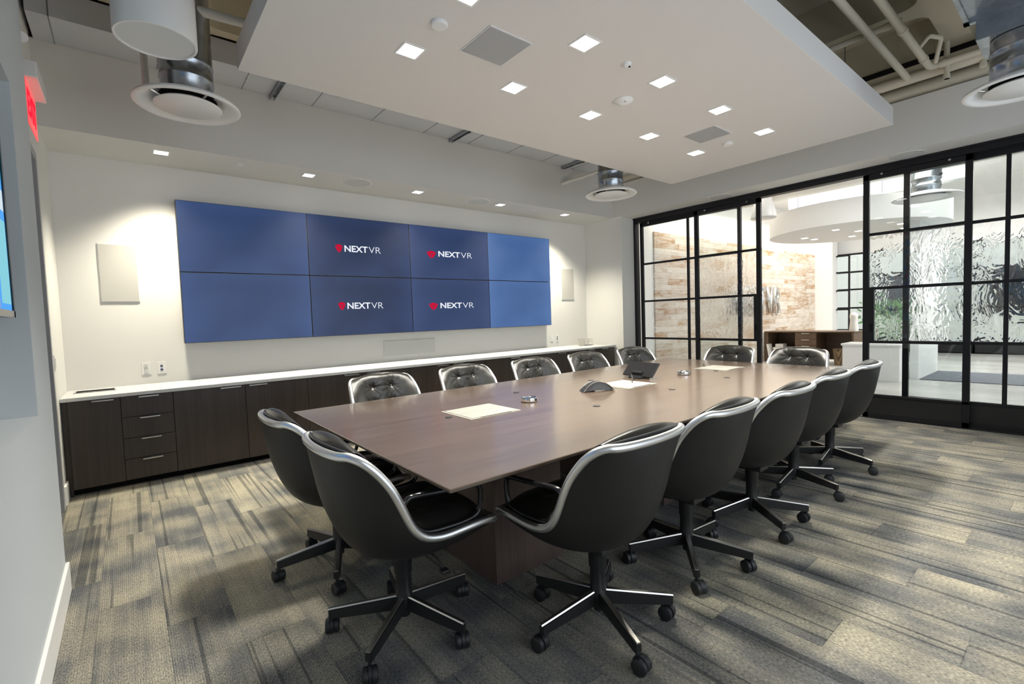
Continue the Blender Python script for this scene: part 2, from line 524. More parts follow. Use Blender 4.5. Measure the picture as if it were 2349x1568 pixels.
# soffits around the room
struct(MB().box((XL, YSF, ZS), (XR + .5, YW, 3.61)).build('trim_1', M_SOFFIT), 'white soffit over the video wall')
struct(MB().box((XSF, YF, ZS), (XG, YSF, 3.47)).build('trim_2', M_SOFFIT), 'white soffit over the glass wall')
# baseboards
def base_strip(n, lo, hi, lab):
    return struct(MB().box(lo, hi, .004).build(n, M_WHITE), lab)
base_strip('baseboard_left', (XN, YF, 0), (XN + .016, NW + .004, .15), 'white baseboard of the near left wall')
base_strip('baseboard_far', (XL, 5.02, 0), (XL + .016, 5.22, .15), 'short white baseboard beside the cabinets')

# coffered deck: plate with rounded pans
def deck():
    bm = bmesh.new()
    x0, x1, y0, y1 = -.8, XG + .05, YF - .1, YW + .1
    def rr(cx0, cy0, cx1, cy1, r, z, n=6):
        out = []
        for (ax, ay, a0) in ((cx1 - r, cy1 - r, 0), (cx0 + r, cy1 - r, 90), (cx0 + r, cy0 + r, 180), (cx1 - r, cy0 + r, 270)):
            for k in range(n + 1):
                a = math.radians(a0 + 90 * k / n); out.append((ax + r * math.cos(a), ay + r * math.sin(a), z))
        return out
    edges = []
    def loop(pts):
        vs = [bm.verts.new(p) for p in pts]
        for i in range(len(vs)): edges.append(bm.edges.new((vs[i], vs[(i + 1) % len(vs)])))
        return vs
    loop([(x0, y0, ZD), (x1, y0, ZD), (x1, y1, ZD), (x0, y1, ZD)])
    pans = []
    xs = [-.62, .62, 1.86, 3.10, 4.22, 5.44]
    for i, px in enumerate(xs):
        px1 = px + (1.02 if i < 5 else .92)
        for py in (-1.15, -.27, .98, 2.28, 3.58, 4.74):
            py1 = py + (1.06 if py > -1 else .7)
            if py > 4: py1 = 5.6
            lo = loop(rr(px, py, px1, py1, .13, ZD)); pans.append((lo, px, py, px1, py1))
    bmesh.ops.triangle_fill(bm, edges=edges, use_beauty=True)
    for lo, px, py, px1, py1 in pans:
        hi = [bm.verts.new(p) for p in rr(px + .05, py + .05, px1 - .05, py1 - .05, .11, ZD + .34)]
        for i in range(len(lo)): bm.faces.new((lo[i], lo[(i + 1) % len(lo)], hi[(i + 1) % len(lo)], hi[i]))
        bm.faces.new(hi[::-1])
    bmesh.ops.recalc_face_normals(bm, faces=bm.faces)
    h = MB(); h.bm.free(); h.bm = bm
    return h.build('ceiling', M_DECK)
struct(deck(), 'taupe coffered concrete ceiling deck')
struct(MB().box((-.9, YF - .2, ZD + .40), (XG + .1, YW + .15, ZD + .5)).build('ceiling_slab', M_DECK))

# ------------------------------------------------------------------ glass wall
ROWS = [2.17, 1.54, .91]       # muntin heights
ZB, ZT = .29, 2.80
def glazed_panel(name, label, x, y0, y1, stile, mull=(), textured=M_WAVY, lock=None, kick=True, th=.045):
    """a steel panel in the plane x, from y0 (right in the photo) to y1"""
    root = sempty(name, label, (x, (y0 + y1) / 2, 0))
    ox, oy = x, (y0 + y1) / 2
    def R(lo, hi): return ((lo[0] - ox, lo[1] - oy, lo[2]), (hi[0] - ox, hi[1] - oy, hi[2]))
    f = MB(); a, b = x - th / 2, x + th / 2
    for yy in (y0, y1 - stile): f.box(*R((a, yy, .012), (b, yy + stile, 2.865)), .003)
    f.box(*R((a, y0, 2.80), (b, y1, 2.865)), .003)
    f.box(*R((a, y0, .012), (b, y1, .07)), .003).box(*R((a, y0, ZB - .03), (b, y1, ZB)), .002)
    for m in mull: f.box(*R((a + .008, m - .018, ZB), (b - .008, m + .018, ZT)))
    for r in ROWS: f.box(*R((a + .006, y0, r - .016), (b - .006, y1, r + .016)))
    f.build('panel_frame', M_STEEL, root)
    if kick: MB().box(*R((x - .012, y0 + stile, .07), (x + .012, y1 - stile, ZB - .03))).build('kick_plate', M_STEEL2, root)
    zs = [ZB, .91, 1.54, 2.17, ZT]; ys = [y0 + stile] + list(mull) + [y1 - stile]
    for i in range(4):
        for ya, yb in zip(ys, ys[1:]):
            tex = i in (1, 2)
            o = MB().box(*R((x - .003, ya, zs[i]), (x + .003, yb, zs[i + 1]))).build('textured_pane' if tex else 'clear_pane', textured if tex else M_GLASS, root)
    if lock is not None:
        ya, yb = lock
        MB().box(*R((a, ya, .905), (b, yb, 1.545)), .002).build('lock_box', M_STEEL, root)
        yc = (ya + yb) / 2
        MB().box(*R((a - .004, yc - .018, 1.03), (a + .001, yc + .018, 1.13)), .001).build('pull_recess', M_BLACK, root)
    for yy in (y0 + .18, y1 - .18):
        MB().cyl((a - .012 - ox, yy - oy, 2.845), (a - ox, yy - oy, 2.845), .012, seg=12).build('hanger_bolt', M_CHROME, root, True)
    return root
XA, XB = 6.868, 6.925
glazed_panel('window_2', 'fixed black steel glazed panel in front of the plank wall', XB, 3.26, 4.975, .05, (4.092,), M_WAVYS)
glazed_panel('door_1', 'sliding black steel glazed door left of the doorway', XA, 2.962, 3.945, .06, (), M_WAVY, (3.015, 3.06))
glazed_panel('door_2', 'sliding black steel glazed door right of the doorway', XA, .85, 1.79, .06, (), M_WAVY, (1.68, 1.73))
glazed_panel('window_3', 'fixed black steel glazed panel right of the sliding door', XB, -.42, 1.425, .055, (.60,), M_WAVY)
glazed_panel('window_4', 'last fixed steel glazed panel past the frame edge', XB, -1.29, -.43, .055, (), M_WAVY)
tr = MB()
tr.box((XG - .06, YF, 2.868), (XG + .06, YR, 3.0)).box((XG - .075, YF, 2.925), (XG - .03, YR, 3.0), .003)
tr.box((XG - .06, YR - .03, 0), (XG + .06, YR, 2.87), .002)
struct(tr.build('trim_3', M_STEEL), 'black steel head track and jamb of the glass wall')
struct(MB().box((XG - .05, YF, 0), (XG + .05, YR, .009)).build('trim_4', M_STEEL2), 'steel floor track of the glass wall')

# ------------------------------------------------------------------ left door
d = sempty('door_3', 'dark door with a grey metal frame in the left wall', (XL, 4.3, 0))
MB().box((-.125, -.55, .01), (-.08, .60, 2.60), .003).build('door_leaf', M_DOORLEAF, d)
df = MB().box((-.14, .57, 0), (.012, .63, 2.66), .003).box((-.14, -.62, 0), (.012, -.56, 2.66), .003).box((-.14, -.56, 2.60), (.012, .57, 2.66), .003)
df.build('door_frame', M_FRAME, d)

# ------------------------------------------------------------------ credenza
ZC = .815; YC = 5.20
tag(MB().box((XL + .003, YC, ZC - .030), (XR - .02, YW - .003, ZC), .003).build('countertop', M_QUARTZ), 'long white quartz countertop over the dark cabinets', 'countertop')
cab_z0, cab_z1, yf = .060, ZC - .032, 5.222
seams = [-.405, -.072, .294, .869, 1.447, 2.034, 2.629, 3.187, 3.757, 4.703, 5.654, 6.055, 6.47]
def pull(x0, x1, z, parent):
    h = MB().box((x0, yf - .030, z - .004), (x1, yf - .001, z + .0035), .001).box((x0, yf - .030, z - .012), (x1, yf - .026, z + .0035), .001)
    return h.build('handle', M_SATIN, parent)
def cabinet(label, x0, x1, doors, drawers=0):
    r = thing('base_cabinet', label, 'cabinet', (0, 0, 0), 0, 'dark wood base cabinets under the countertop')
    MB().box((x0 + .001, yf + .020, cab_z0), (x1 - .001, YW - .006, cab_z1)).build('carcass', M_CAB, r)
    MB().box((x0 + .001, yf + .09, 0), (x1 - .001, yf + .11, cab_z0)).build('toe_kick', M_BLACK, r)
    for (a, b, hx) in doors:
        dr = MB().box((a + .002, yf, cab_z0), (b - .002, yf + .019, cab_z1), .001).build('door', M_CAB, r)
        if hx: pull(hx[0], hx[1], cab_z1 - .006, dr)
    if drawers:
        hh = (cab_z1 - cab_z0) / drawers
        for k in range(drawers):
            dr = MB().box((x0 + .002, yf, cab_z0 + hh * k + .002), (x1 - .002, yf + .019, cab_z0 + hh * (k + 1) - .002), .001).build('drawer', M_CAB, r)
            xm = (x0 + x1) / 2 + .01
            pull(xm - .07, xm + .07, cab_z0 + hh * (k + 1) - .006, dr)
    return r
S = seams
cabinet('single dark door cabinet at the left end of the credenza', S[0], S[1], [(S[0], S[1], (-.255, -.115))])
cabinet('dark cabinet of four drawers near the left wall', S[1], S[2], [], 4)
cabinet('wide two-door dark cabinet right of the four drawers', S[2], S[4], [(S[2], S[3], (.66, .83)), (S[3], S[4], (.90, 1.06))])
cabinet('two-door dark cabinet behind the nearest far-side chair', S[4], S[6], [(S[4], S[5], (1.83, 1.99)), (S[5], S[6], (2.08, 2.24))])
cabinet('two-door dark cabinet behind the second far-side chair', S[6], S[8], [(S[6], S[7], (2.99, 3.15)), (S[7], S[8], (3.225, 3.38))])
cabinet('single wide-door dark cabinet above the third far-side chair', S[8], S[9], [(S[8], S[9], (4.17, 4.34))])
cabinet('single wide-door dark cabinet above the fourth far-side chair', S[9], S[10], [(S[9], S[10], (5.10, 5.27))])
cabinet('narrow two-door dark cabinet at the right end of the credenza', S[10], S[12], [(S[10], S[11], (5.79, 5.93)), (S[11], S[12], (6.12, 6.27))])
tag(MB().box((XL + .004, yf + .03, 0), (S[0] - .001, yf + .05, cab_z1)).build('filler_strip', M_CAB), 'dark narrow filler strip between left wall and first cabinet', 'panel')

# countertop items
g = thing('countertop_grommet', 'black rectangular cable slot set in the left end of the countertop', 'cable slot', (-.24, 5.62, ZC))
MB().box((-.13, -.085, .0002), (.13, .085, .003)).build('slot_opening', M_BLACK, g)
gf = MB().box((-.142, -.097, .0001), (.142, -.085, .005)).box((-.142, .085, .0001), (.142, .097, .005)).box((-.142, -.085, .0001), (-.13, .085, .005)).box((.13, -.085, .0001), (.142, .085, .005))
gf.build('slot_rim', M_GREYM, g)

def caddy():
    r = thing('ice_bucket', 'small metal ice bucket at the right end of the countertop', 'bucket', (6.06, 5.60, ZC))
    MB().lathe([(.0, .003), (.046, .003), (.066, .118), (.068, .12), (.063, .118), (.044, .008), (0, .008)], seg=32).build('bucket_body', M_SATIN, r, True)
    b = thing('wire_caddy', 'small wire coaster caddy right of the metal ice bucket', 'caddy', (6.26, 5.62, ZC))
    m = MB()
    for z in (.06, .085, .11): m.tube([(-.05, -.04, z), (.05, -.04, z), (.05, .04, z), (-.05, .04, z)], .0035, True, 6)
    for x, y in ((-.05, -.04), (.05, -.04), (.05, .04), (-.05, .04)): m.cyl((x, y, .006), (x, y, .112), .0035, seg=6)
    m.build('wire_rack', M_SATIN, b, True)
    MB().box((-.07, -.055, 0), (.07, .055, .006), .002).build('tray_base', M_BLKPL, b)
caddy()

# ------------------------------------------------------------------ wall plates and in-wall speakers
def outlet(name, label, x, z, kind):
    r = thing(name, label, 'outlet', (x, YW, z))
    MB().box((-.036, -.006, -.06), (.036, 0, .06), .003).build('cover_plate', M_PLATE, r)
    if kind == 'power':
        for s in (-.026, .026):
            u = MB().box((-.017, -.009, s - .017), (.017, -.006, s + .017), .004).build('socket', M_PLATE, r)
            q = MB()
            for dx in (-.007, .007): q.box((dx - .0015, -.0096, s - .002), (dx + .0015, -.0088, s + .008))
            q.box((-.003, -.0096, s - .011), (.003, -.0088, s - .006)); q.build('socket_slot', M_BLACK, u)
    elif kind == 'data':
        for s in (-.018, .018): MB().box((-.010, -.009, s - .010), (.010, -.006, s + .010), .001).build('data_jack', mat('data jack blue', (.02, .03, .09), .4), r)
    elif kind == 'blank':
        MB().box((-.016, -.009, -.033), (.016, -.006, .033), .002).build('socket', M_PLATE, r)
    return r
outlet('power_outlet', 'white double power outlet above the countertop near the left wall', .133, .965, 'power')
outlet('data_outlet', 'white data outlet with dark jacks right of the left power outlet', .255, .963, 'data')
outlet('power_outlet', 'white outlet under the right end of the video displays', 5.61, .965, 'blank')
outlet('data_outlet', 'white data outlet with dark jacks at the right end of the countertop', 5.74, .963, 'data')
def wall_grille(label, x0, x1, z0, z1, m=mat('wall speaker grille cloth', (.50, .495, .47), .85, spec=.2)):
    r = thing('wall_speaker', label, 'speaker', ((x0 + x1) / 2, YW, (z0 + z1) / 2))
    w2, h2 = (x1 - x0) / 2, (z1 - z0) / 2
    MB().box((-w2, -.008, -h2), (w2, 0, h2), .002).build('speaker_frame', M_WHITE, r)
    MB().box((-w2 + .006, -.012, -h2 + .006), (w2 - .006, -.007, h2 - .006), .002).build('speaker_grille', m, r)
wall_grille('tall pale rectangular in-wall speaker left of the displays', -.165, .125, 1.612, 2.160)
wall_grille('tall pale rectangular in-wall speaker right of the displays', 5.878, 6.184, 1.612, 2.156)
wall_grille('wide pale rectangular in-wall speaker under the displays', 2.59, 3.355, .885, 1.092, M_GREYW)
sw = thing('light_switch', 'white light switch on the left wall beside the countertop', 'switch', (XL, 5.12, 1.11))
MB().box((0, -.036, -.06), (.006, .036, .06), .002).build('cover_plate', M_PLATE, sw)
MB().box((.006, -.016, -.034), (.010, .016, .034), .002).build('switch_rocker', M_PLATE, sw)

# ------------------------------------------------------------------ video wall
VX = [.448, 1.681, 2.966, 4.241, 5.507]; VZ = [1.193, 1.905, 2.614]; VY = 5.748
def text(name, body, m, parent, origin, w, h, bold=0.0, ext=.0004, facing='-y'):
    """lettering as a mesh: lower-left corner at origin (parent space), w wide and h high"""
    c = bpy.data.curves.new(name, 'FONT'); c.body = body; c.offset = bold; c.extrude = 0
    t = bpy.data.objects.new(name, c); COL.objects.link(t)
    bpy.context.view_layer.update()
    me = bpy.data.meshes.new_from_object(t.evaluated_get(bpy.context.evaluated_depsgraph_get()))
    bpy.data.objects.remove(t); bpy.data.curves.remove(c)
    xs = [v.co.x for v in me.vertices]; ys = [v.co.y for v in me.vertices]
    x0, y0 = min(xs), min(ys); sx, sy = w / (max(xs) - x0), h / (max(ys) - y0)
    m_ = MB(); m_.bm.from_mesh(me); bpy.data.meshes.remove(me)
    if ext:
        r = bmesh.ops.extrude_face_region(m_.bm, geom=list(m_.bm.faces))
        for v in r['geom']:
            if isinstance(v, bmesh.types.BMVert): v.co.z += 1.0
    for v in m_.bm.verts:
        a, bb, e = (v.co.x - x0) * sx, (v.co.y - y0) * sy, v.co.z * ext
        v.co = (origin[0] + a, origin[1] - e, origin[2] + bb) if facing == '-y' else (origin[0] + e, origin[1] + a, origin[2] + bb)
    bmesh.ops.recalc_face_normals(m_.bm, faces=m_.bm.faces)
    return m_.build(name, m, parent)
M_LOGOW = m_emit('logo white', (.80, .83, .90), .95)
M_LOGOR = m_emit('logo red', (.62, .004, .028), .95)
names = ['far-left', 'second', 'third', 'far-right']
rown = ['lower', 'upper']
for i in range(4):
    for j in range(2):
        x0, x1, z0, z1 = VX[i] + .002, VX[i + 1] - .002, VZ[j] + .002, VZ[j + 1] - .002
        lab = {0: '%s blue video display without a logo at the left end of the wall', 1: '%s dark blue video display with a logo, left of centre',
               2: '%s blue video display with a logo, right of centre', 3: '%s light blue video display without a logo at the right end'}[i] % rown[j]
        cx, cz = (x0 + x1) / 2, (z0 + z1) / 2
        r = thing('display_panel', lab, 'display', (cx, VY, cz), 0, 'video wall displays')
        hw, hh = (x1 - x0) / 2, (z1 - z0) / 2
        MB().box((-hw, .001, -hh), (hw, .085, hh), .001).build('display_housing', M_BLKPL, r)
        MB().box((-hw + .20, .085, -hh + .12), (hw - .20, YW - VY, hh - .12)).build('wall_mount', M_BLKPL, r)
        MB().box((-hw + .004, -.0012, -hh + .004), (hw - .004, .0012, hh - .004)).build('display_screen', SCREENS[i], r)
        if i in (1, 2):
            # logo: red faceted gem, bold NEXT and light VR
            if i == 1: gx, gw, tx, tw = (2.035, .046, 2.101, .460)
            else: gx, gw, tx, tw = (3.287, .074, 3.396, .558)
            zc = {(1, 1): 2.240, (1, 0): 1.551, (2, 1): 2.250, (2, 0): 1.540}[(i, j)]
            gz = zc + (-.005 if i == 1 else -.018 if j == 1 else -.012); gh = .052
            gm = MB()
            def G(pts): gm.poly([(gx + u * gw - cx, -.0022, gz + v * gh - cz) for u, v in pts])
            G([(0, 1), (-1, .62), (0, .22), (1, .62)])
            G([(-1, .50), (-.07, .10), (-.07, -1), (-.52, -.42)])
            G([(1, .50), (.52, -.42), (.07, -1), (.07, .10)])
            bmesh.ops.recalc_face_normals(gm.bm, faces=gm.bm.faces)
            gm.build('logo_emblem', M_LOGOR, r)
            for body, fx0, fx1, bold, nm in (('NEXT', 0, .63, .022, 'logo_word'), ('VR', .66, 1.0, -.012, 'logo_word')):
                text(nm, body, M_LOGOW, r, (tx + tw * fx0 - cx, -.0016, zc - .038 - cz), tw * (fx1 - fx0), .076, bold)

# ------------------------------------------------------------------ suspended ceiling panel and its fittings
ZP = 3.02; PX0, PX1, PY0, PY1 = .667, 5.687, 1.255, 3.588
cl = thing('ceiling_cloud', 'large white suspended ceiling panel hanging over the conference table', 'ceiling panel', ((PX0 + PX1) / 2, (PY0 + PY1) / 2, ZP))
hx, hy = (PX1 - PX0) / 2, (PY1 - PY0) / 2
MB().box((-hx, -hy, 0), (hx, hy, .165), .002).build('panel_slab', M_CLOUD, cl)
for sx in (-1, -.33, .33, 1):
    for sy in (-1, 1): MB().cyl((sx * (hx - .3), sy * (hy - .3), .16), (sx * (hx - .3), sy * (hy - .3), ZD - ZP), .006, seg=8).build('hanger_rod', M_GALV, cl)

def downlight(label, x, y, z, size, group, energy, ang=120, blend=.7, color=WARM):
    r = thing('downlight', label, 'ceiling light', (x, y, z), 0, group)
    s = size / 2; t = s + .012
    f = MB().box((-t, -t, -.004), (t, -s, 0)).box((-t, s, -.004), (t, t, 0)).box((-t, -s, -.004), (-s, s, 0)).box((s, -s, -.004), (t, s, 0))
    f.build('trim_frame', M_WHITE, r)
    MB().box((-s, -s, -.0035), (s, s, -.0005)).build('diffuser', M_LED, r)
    if energy: spot((x, y, z - .03), energy, ang, blend, .13, color)
    return r
ordn = ['nearest', 'second', 'third', 'fourth', 'farthest']
CLOUD_X = [1.475 + .8325 * k for k in range(5)]
for k, x in enumerate(CLOUD_X):
    downlight('%s square downlight of the ceiling-panel row toward the displays' % ordn[k], x, 2.735, ZP, .128, 'ceiling panel downlights', 225, 112, .8)
for k, x in enumerate(CLOUD_X):
    downlight('%s square downlight of the ceiling-panel row away from the displays' % ordn[k], x, 2.040 if k else 2.09, ZP, .128, 'ceiling panel downlights', 225, 112, .8)
SOF_X = [.344, 1.630, 2.935, 4.243, 5.541]
sofl = ['leftmost', 'second', 'middle', 'fourth', 'rightmost']
for k, x in enumerate(SOF_X):
    downlight('%s small square downlight in the soffit over the video wall' % sofl[k], x, 5.41, ZS, .105, 'soffit downlights', 245, 110, .85, WARMER)

def sq_speaker(label, x, y):
    r = thing('ceiling_speaker', label, 'speaker', (x, y, ZP), 0, 'square ceiling speakers')
    MB().box((-.16, -.16, -.005), (.16, .16, 0), .001).build('speaker_frame', M_WHITE, r)
    MB().box((-.153, -.153, -.008), (.153, .153, -.004), .001).build('speaker_grille', M_GREYM, r)
sq_speaker('near square grey speaker grille in the ceiling panel', 1.883, 2.388)
sq_speaker('far square grey speaker grille in the ceiling panel', 4.406, 2.391)
def disc(name, label, cat, x, y, z, prof, m=M_WHITE, part='housing', group=None):
    r = thing(name, label, cat, (x, y, z), 0, group)
    MB().lathe(prof, seg=32, cap0=True, cap1=True).build(part, m, r, True)
    return r
disc('smoke_detector', 'near round white disc detector on the ceiling panel', 'detector', 1.478, 2.385, ZP, [(.046, 0), (.048, -.006), (.048, -.016), (.042, -.022)])
disc('smoke_detector', 'far round white disc detector on the ceiling panel', 'detector', 4.81, 2.394, ZP, [(.046, 0), (.048, -.006), (.048, -.016), (.042, -.022)])
s_ = disc('ceiling_camera', 'tiny white dome sensor with a dark lens on the ceiling panel', 'sensor', 2.72, 2.037, ZP, [(.032, 0), (.032, -.006), (.024, -.018), (.010, -.024)])
MB().cyl((.006, -.012, -.020), (.010, -.018, -.026), .006, seg=12).build('lens', M_BLACK, s_)
s_ = disc('motion_sensor', 'white domed motion sensor amid the ceiling panel', 'sensor', 3.148, 2.398, ZP, [(.075, 0), (.075, -.006), (.055, -.022), (.030, -.034), (.012, -.038)])
MB().box((-.035, -.040, -.030), (-.008, -.030, -.018), .002).build('sensor_window', M_GREYM, s_)
for lab, x, y, r0, z in (('left round ceiling speaker in the soffit over the displays', 2.162, 5.412, .168, ZS), ('right round ceiling speaker in the soffit over the displays', 3.869, 5.421, .168, ZS),
                      ('round ceiling speaker in the soffit above the right glass panels', 6.655, 1.35, .165, ZS), ('round ceiling speaker in the soffit above the left glass panels', 6.645, 3.42, .165, ZS)):
    r = thing('round_speaker', lab, 'speaker', (x, y, z), 0, 'round soffit speakers')
    MB().lathe([(r0, 0), (r0, -.004), (r0 - .014, -.005)], seg=48).build('speaker_ring', M_WHITE, r, True)
    MB().lathe([(r0 - .014, -.0045), (.002, -.006)], seg=48, cap1=True).build('speaker_grille', M_GREYW, r, True)
for lab, x in (('left round sprinkler cover plate in the soffit', .97), ('right round sprinkler cover plate in the soffit', 4.882)):
    disc('sprinkler_cover', lab, 'sprinkler', x, 5.406, ZS, [(.040, 0), (.041, -.004), (.038, -.006)], M_WHITE, 'cover_plate')

# ------------------------------------------------------------------ ducts, diffusers, pipes
du = thing('air_duct', 'long rectangular galvanised air duct above the video wall soffit', 'duct', (3.0, 4.98, 3.60))
MB().box((-3.42, -.215, 0), (3.52, .212, .195)).build('duct_body', M_DUCT, du)
sm = MB()
for k in range(11):
    x = -3.30 + k * .37 * 1.74
    sm.box((x - .004, -.218, -.003), (x + .004, .2125, .197))
sm.build('duct_seams', M_GALV, du)
for k, x in enumerate((1.25, 3.30, 5.28)):
    r = thing('strut_hanger', ['galvanised strut hanger under the duct at the left', 'galvanised strut hanger under the duct in the middle', 'galvanised strut hanger under the duct beside the round diffuser'][k], 'bracket', (x, 4.98, 3.555), 0, 'duct hangers')
    st = MB().box((-.021, -.27, 0), (-.018, .205, .042)).box((.018, -.27, 0), (.021, .205, .042)).box((-.021, -.27, .039), (.021, .205, .042))
    st.build('strut_channel', M_GALV, r)
    MB().cyl((0, -.235, -.02), (0, -.235, ZD - 3.555), .006, seg=8).cyl((0, -.235, -.012), (0, -.235, 0), .012, seg=6).build('threaded_rod', M_GALV, r)

def diffuser(label, x, y, z, r0, ztop, duct_r):
    r = thing('ceiling_diffuser', label, 'air diffuser', (x, y, z), 0, 'round air diffusers')
    k = r0 / .31
    prof = [(.150, .085), (.200, .055), (.265, .040), (.305, .022), (.310, .008), (.300, 0), (.275, .004), (.258, .014), (.235, .030), (.205, .045), (.175, .075)]
    MB().lathe([(a * k, b) for a, b in prof], seg=64).build('outer_cone', M_WHITE, r, True, 60)
    MB().lathe([(.0, .002), (.192 * k, .000), (.197 * k, .006), (.178 * k, .020), (.0, .026)], seg=64).build('centre_plate', M_WHITE, r, True, 60)
    MB().lathe([(.17 * k, .052), (.0, .054)], seg=48).build('throat', M_BLACK, r, True)
    sp = MB()
    for a in range(4):
        c, s = math.cos(a * PI / 2 + .4), math.sin(a * PI / 2 + .4)
        sp.cyl((.16 * k * c, .16 * k * s, .018), (.235 * k * c, .235 * k * s, .040), .007, seg=8)
    sp.build('spokes', M_SATIN, r, True)
    q = duct_r
    MB().lathe([(q, .075), (q, .16), (q + .005, .165), (q + .005, .175), (q, .18), (q, .26), (q + .005, .265), (q + .005, .275), (q, .28), (q, ztop - z)], seg=48).build('round_duct', M_GALV, r, True, 50)
    MB().cyl((q * math.cos(-1.9), q * math.sin(-1.9), .30), ((q + .02) * math.cos(-1.9), (q + .02) * math.sin(-1.9), .30), .02, seg=16).build('duct_plug', M_BLKPL, r)
    return r
diffuser('round white air diffuser at the left below a galvanised duct', .41, 3.831, 2.80, .302, 3.60, .150)
diffuser('round white air diffuser near the far right corner of the soffit', 4.74, 3.828, 2.80, .312, 3.60, .150)
diffuser('round white air diffuser cut by the right edge of the photo', 4.895, .367, 2.80, .31, 3.155, .165)
dr = thing('drum_pendant', 'big white drum pendant hanging in the upper left corner', 'pendant', (.221, 3.250, 2.90))
MB().lathe([(.176, .006), (.176, .0), (.186, .0), (.188, .006), (.188, .50), (.0, .50)], seg=64).build('drum_body', M_WHITE, dr, True, 40)
MB().lathe([(.176, .006), (.0, .008)], seg=64).build('drum_diffuser', mat('drum diffuser cloth', (.66, .69, .70), .6), dr, True)
MB().cyl((0, 0, .50), (0, 0, ZD - 2.90), .014).build('drum_stem', M_WPIPE, dr)

def pipe(label, pts, r, m=M_PIPE, collars=(), name='ceiling_pipe', caps=False):
    o = thing(name, label, 'pipe', pts[0], 0, 'painted ceiling pipes' if m is M_PIPE else None)
    b = Vector(pts[0]); q = [Vector(p) - b for p in pts]
    # straight runs with rounded elbows
    path = [q[0]]
    for i in range(1, len(q) - 1):
        a, c = (q[i - 1] - q[i]).normalized(), (q[i + 1] - q[i]).normalized(); e = r * 1.6
        p0, p1 = q[i] + a * e, q[i] + c * e
        for k in range(7):
            u = k / 6; path.append(p0 * (1 - u) ** 2 + q[i] * 2 * u * (1 - u) + p1 * u * u)
    path.append(q[-1])
    MB().tube(path, r, False, 16).build('pipe_run', m, o, True, 60)
    for c0, c1 in collars:
        c0, c1 = Vector(c0) - b, Vector(c1) - b
        MB().cyl(c0, c1, r * 1.22, seg=18).build('pipe_coupling', m, o, True, 60)
    return o
pipe('thick painted pipe resting along the top of the glass-side soffit', [(6.56, 5.15, 3.555), (6.56, YF + .02, 3.555)], .085)
pipe('painted pipe running beside the ceiling slot parallel to the glass wall', [(6.26, 5.1, 3.60), (6.26, YF + .02, 3.60)], .052)
pipe('straight painted pipe crossing the coffers nearest the ceiling panel', [(1.0, 1.262, 3.60), (6.22, 1.262, 3.60)], .030)
pipe('painted pipe that turns from across the coffers along the glass wall', [(1.0, 1.075, 3.60), (6.13, 1.075, 3.60), (6.13, YF + .02, 3.60)], .030, M_PIPE,
     [((5.1, 1.075, 3.6), (5.16, 1.075, 3.6)), ((5.85, 1.075, 3.6), (5.89, 1.075, 3.6)), ((6.13, 1.0, 3.6), (6.13, .955, 3.6))])
pipe('painted branch pipe running from the elbow over the ceiling panel', [(5.13, 1.075, 3.68), (5.13, 1.13, 3.68), (5.13, 3.4, 3.68)], .026, M_PIPE, [((5.13, 1.15, 3.68), (5.13, 1.20, 3.68))])
pipe('small looped painted branch pipe beside the pipe elbow', [(5.66, 1.075, 3.62), (5.66, 1.0, 3.70), (5.86, .95, 3.73), (6.05, 1.02, 3.60)], .018)
pipe('short painted sprinkler drop with a fitting near the ceiling slot', [(6.18, .96, 3.80), (6.18, .96, 3.46)], .022, M_PIPE, [((6.18, .96, 3.50), (6.18, .96, 3.46)), ((6.18, .96, 3.62), (6.18, .96, 3.60))])
pipe('short painted sprinkler drop under the galvanised duct', [(6.25, .72, 3.80), (6.25, .72, 3.50)], .022, M_PIPE, [((6.25, .72, 3.53), (6.25, .72, 3.49))])
struct(MB().box((6.345, YF, ZD - .004), (6.475, 2.6, ZD + .002)).build('trim_5', M_BLACK), 'dark slot in the ceiling deck')
pipe('white sprinkler pipe running behind the drum pendant to the ceiling panel', [(-.30, 3.80, 3.40), (1.6, 3.62, 3.40)], .030, M_WPIPE)
pipe('thin white pipe behind the far round diffuser', [(5.26, 5.19, 3.34), (6.0, 4.55, 3.62)], .022, M_WPIPE)
pipe('vertical white pipe behind the left round diffuser', [(.205, 4.14, 3.78), (.205, 4.14, 2.86)], .022, M_WPIPE)
pl = thing('duct_plenum', 'rectangular galvanised duct in the upper right corner', 'duct', (4.72, .10, 3.30))
MB().box((-1.3, -1.39, .0), (0, .52, .30), .002).build('duct_body', M_GALV, pl)
MB().box((.0, -1.39, -.14), (.42, .485, .26), .002).build('duct_branch', M_GALV, pl)
fl_ = MB().box((-.03, -1.39, -.02), (.012, .545, .004)).box((-.03, .515, -.02), (.012, .545, .32)).box((-1.3, .515, -.012), (.0, .54, .006))
fl_.build('duct_flange', M_GALV, pl)
hg = MB()
for y in (.38, -.9): hg.cyl((-.2, y, .30), (-.2, y, .502), .006, seg=8)
hg.build('hanger_rod', M_GALV, pl)

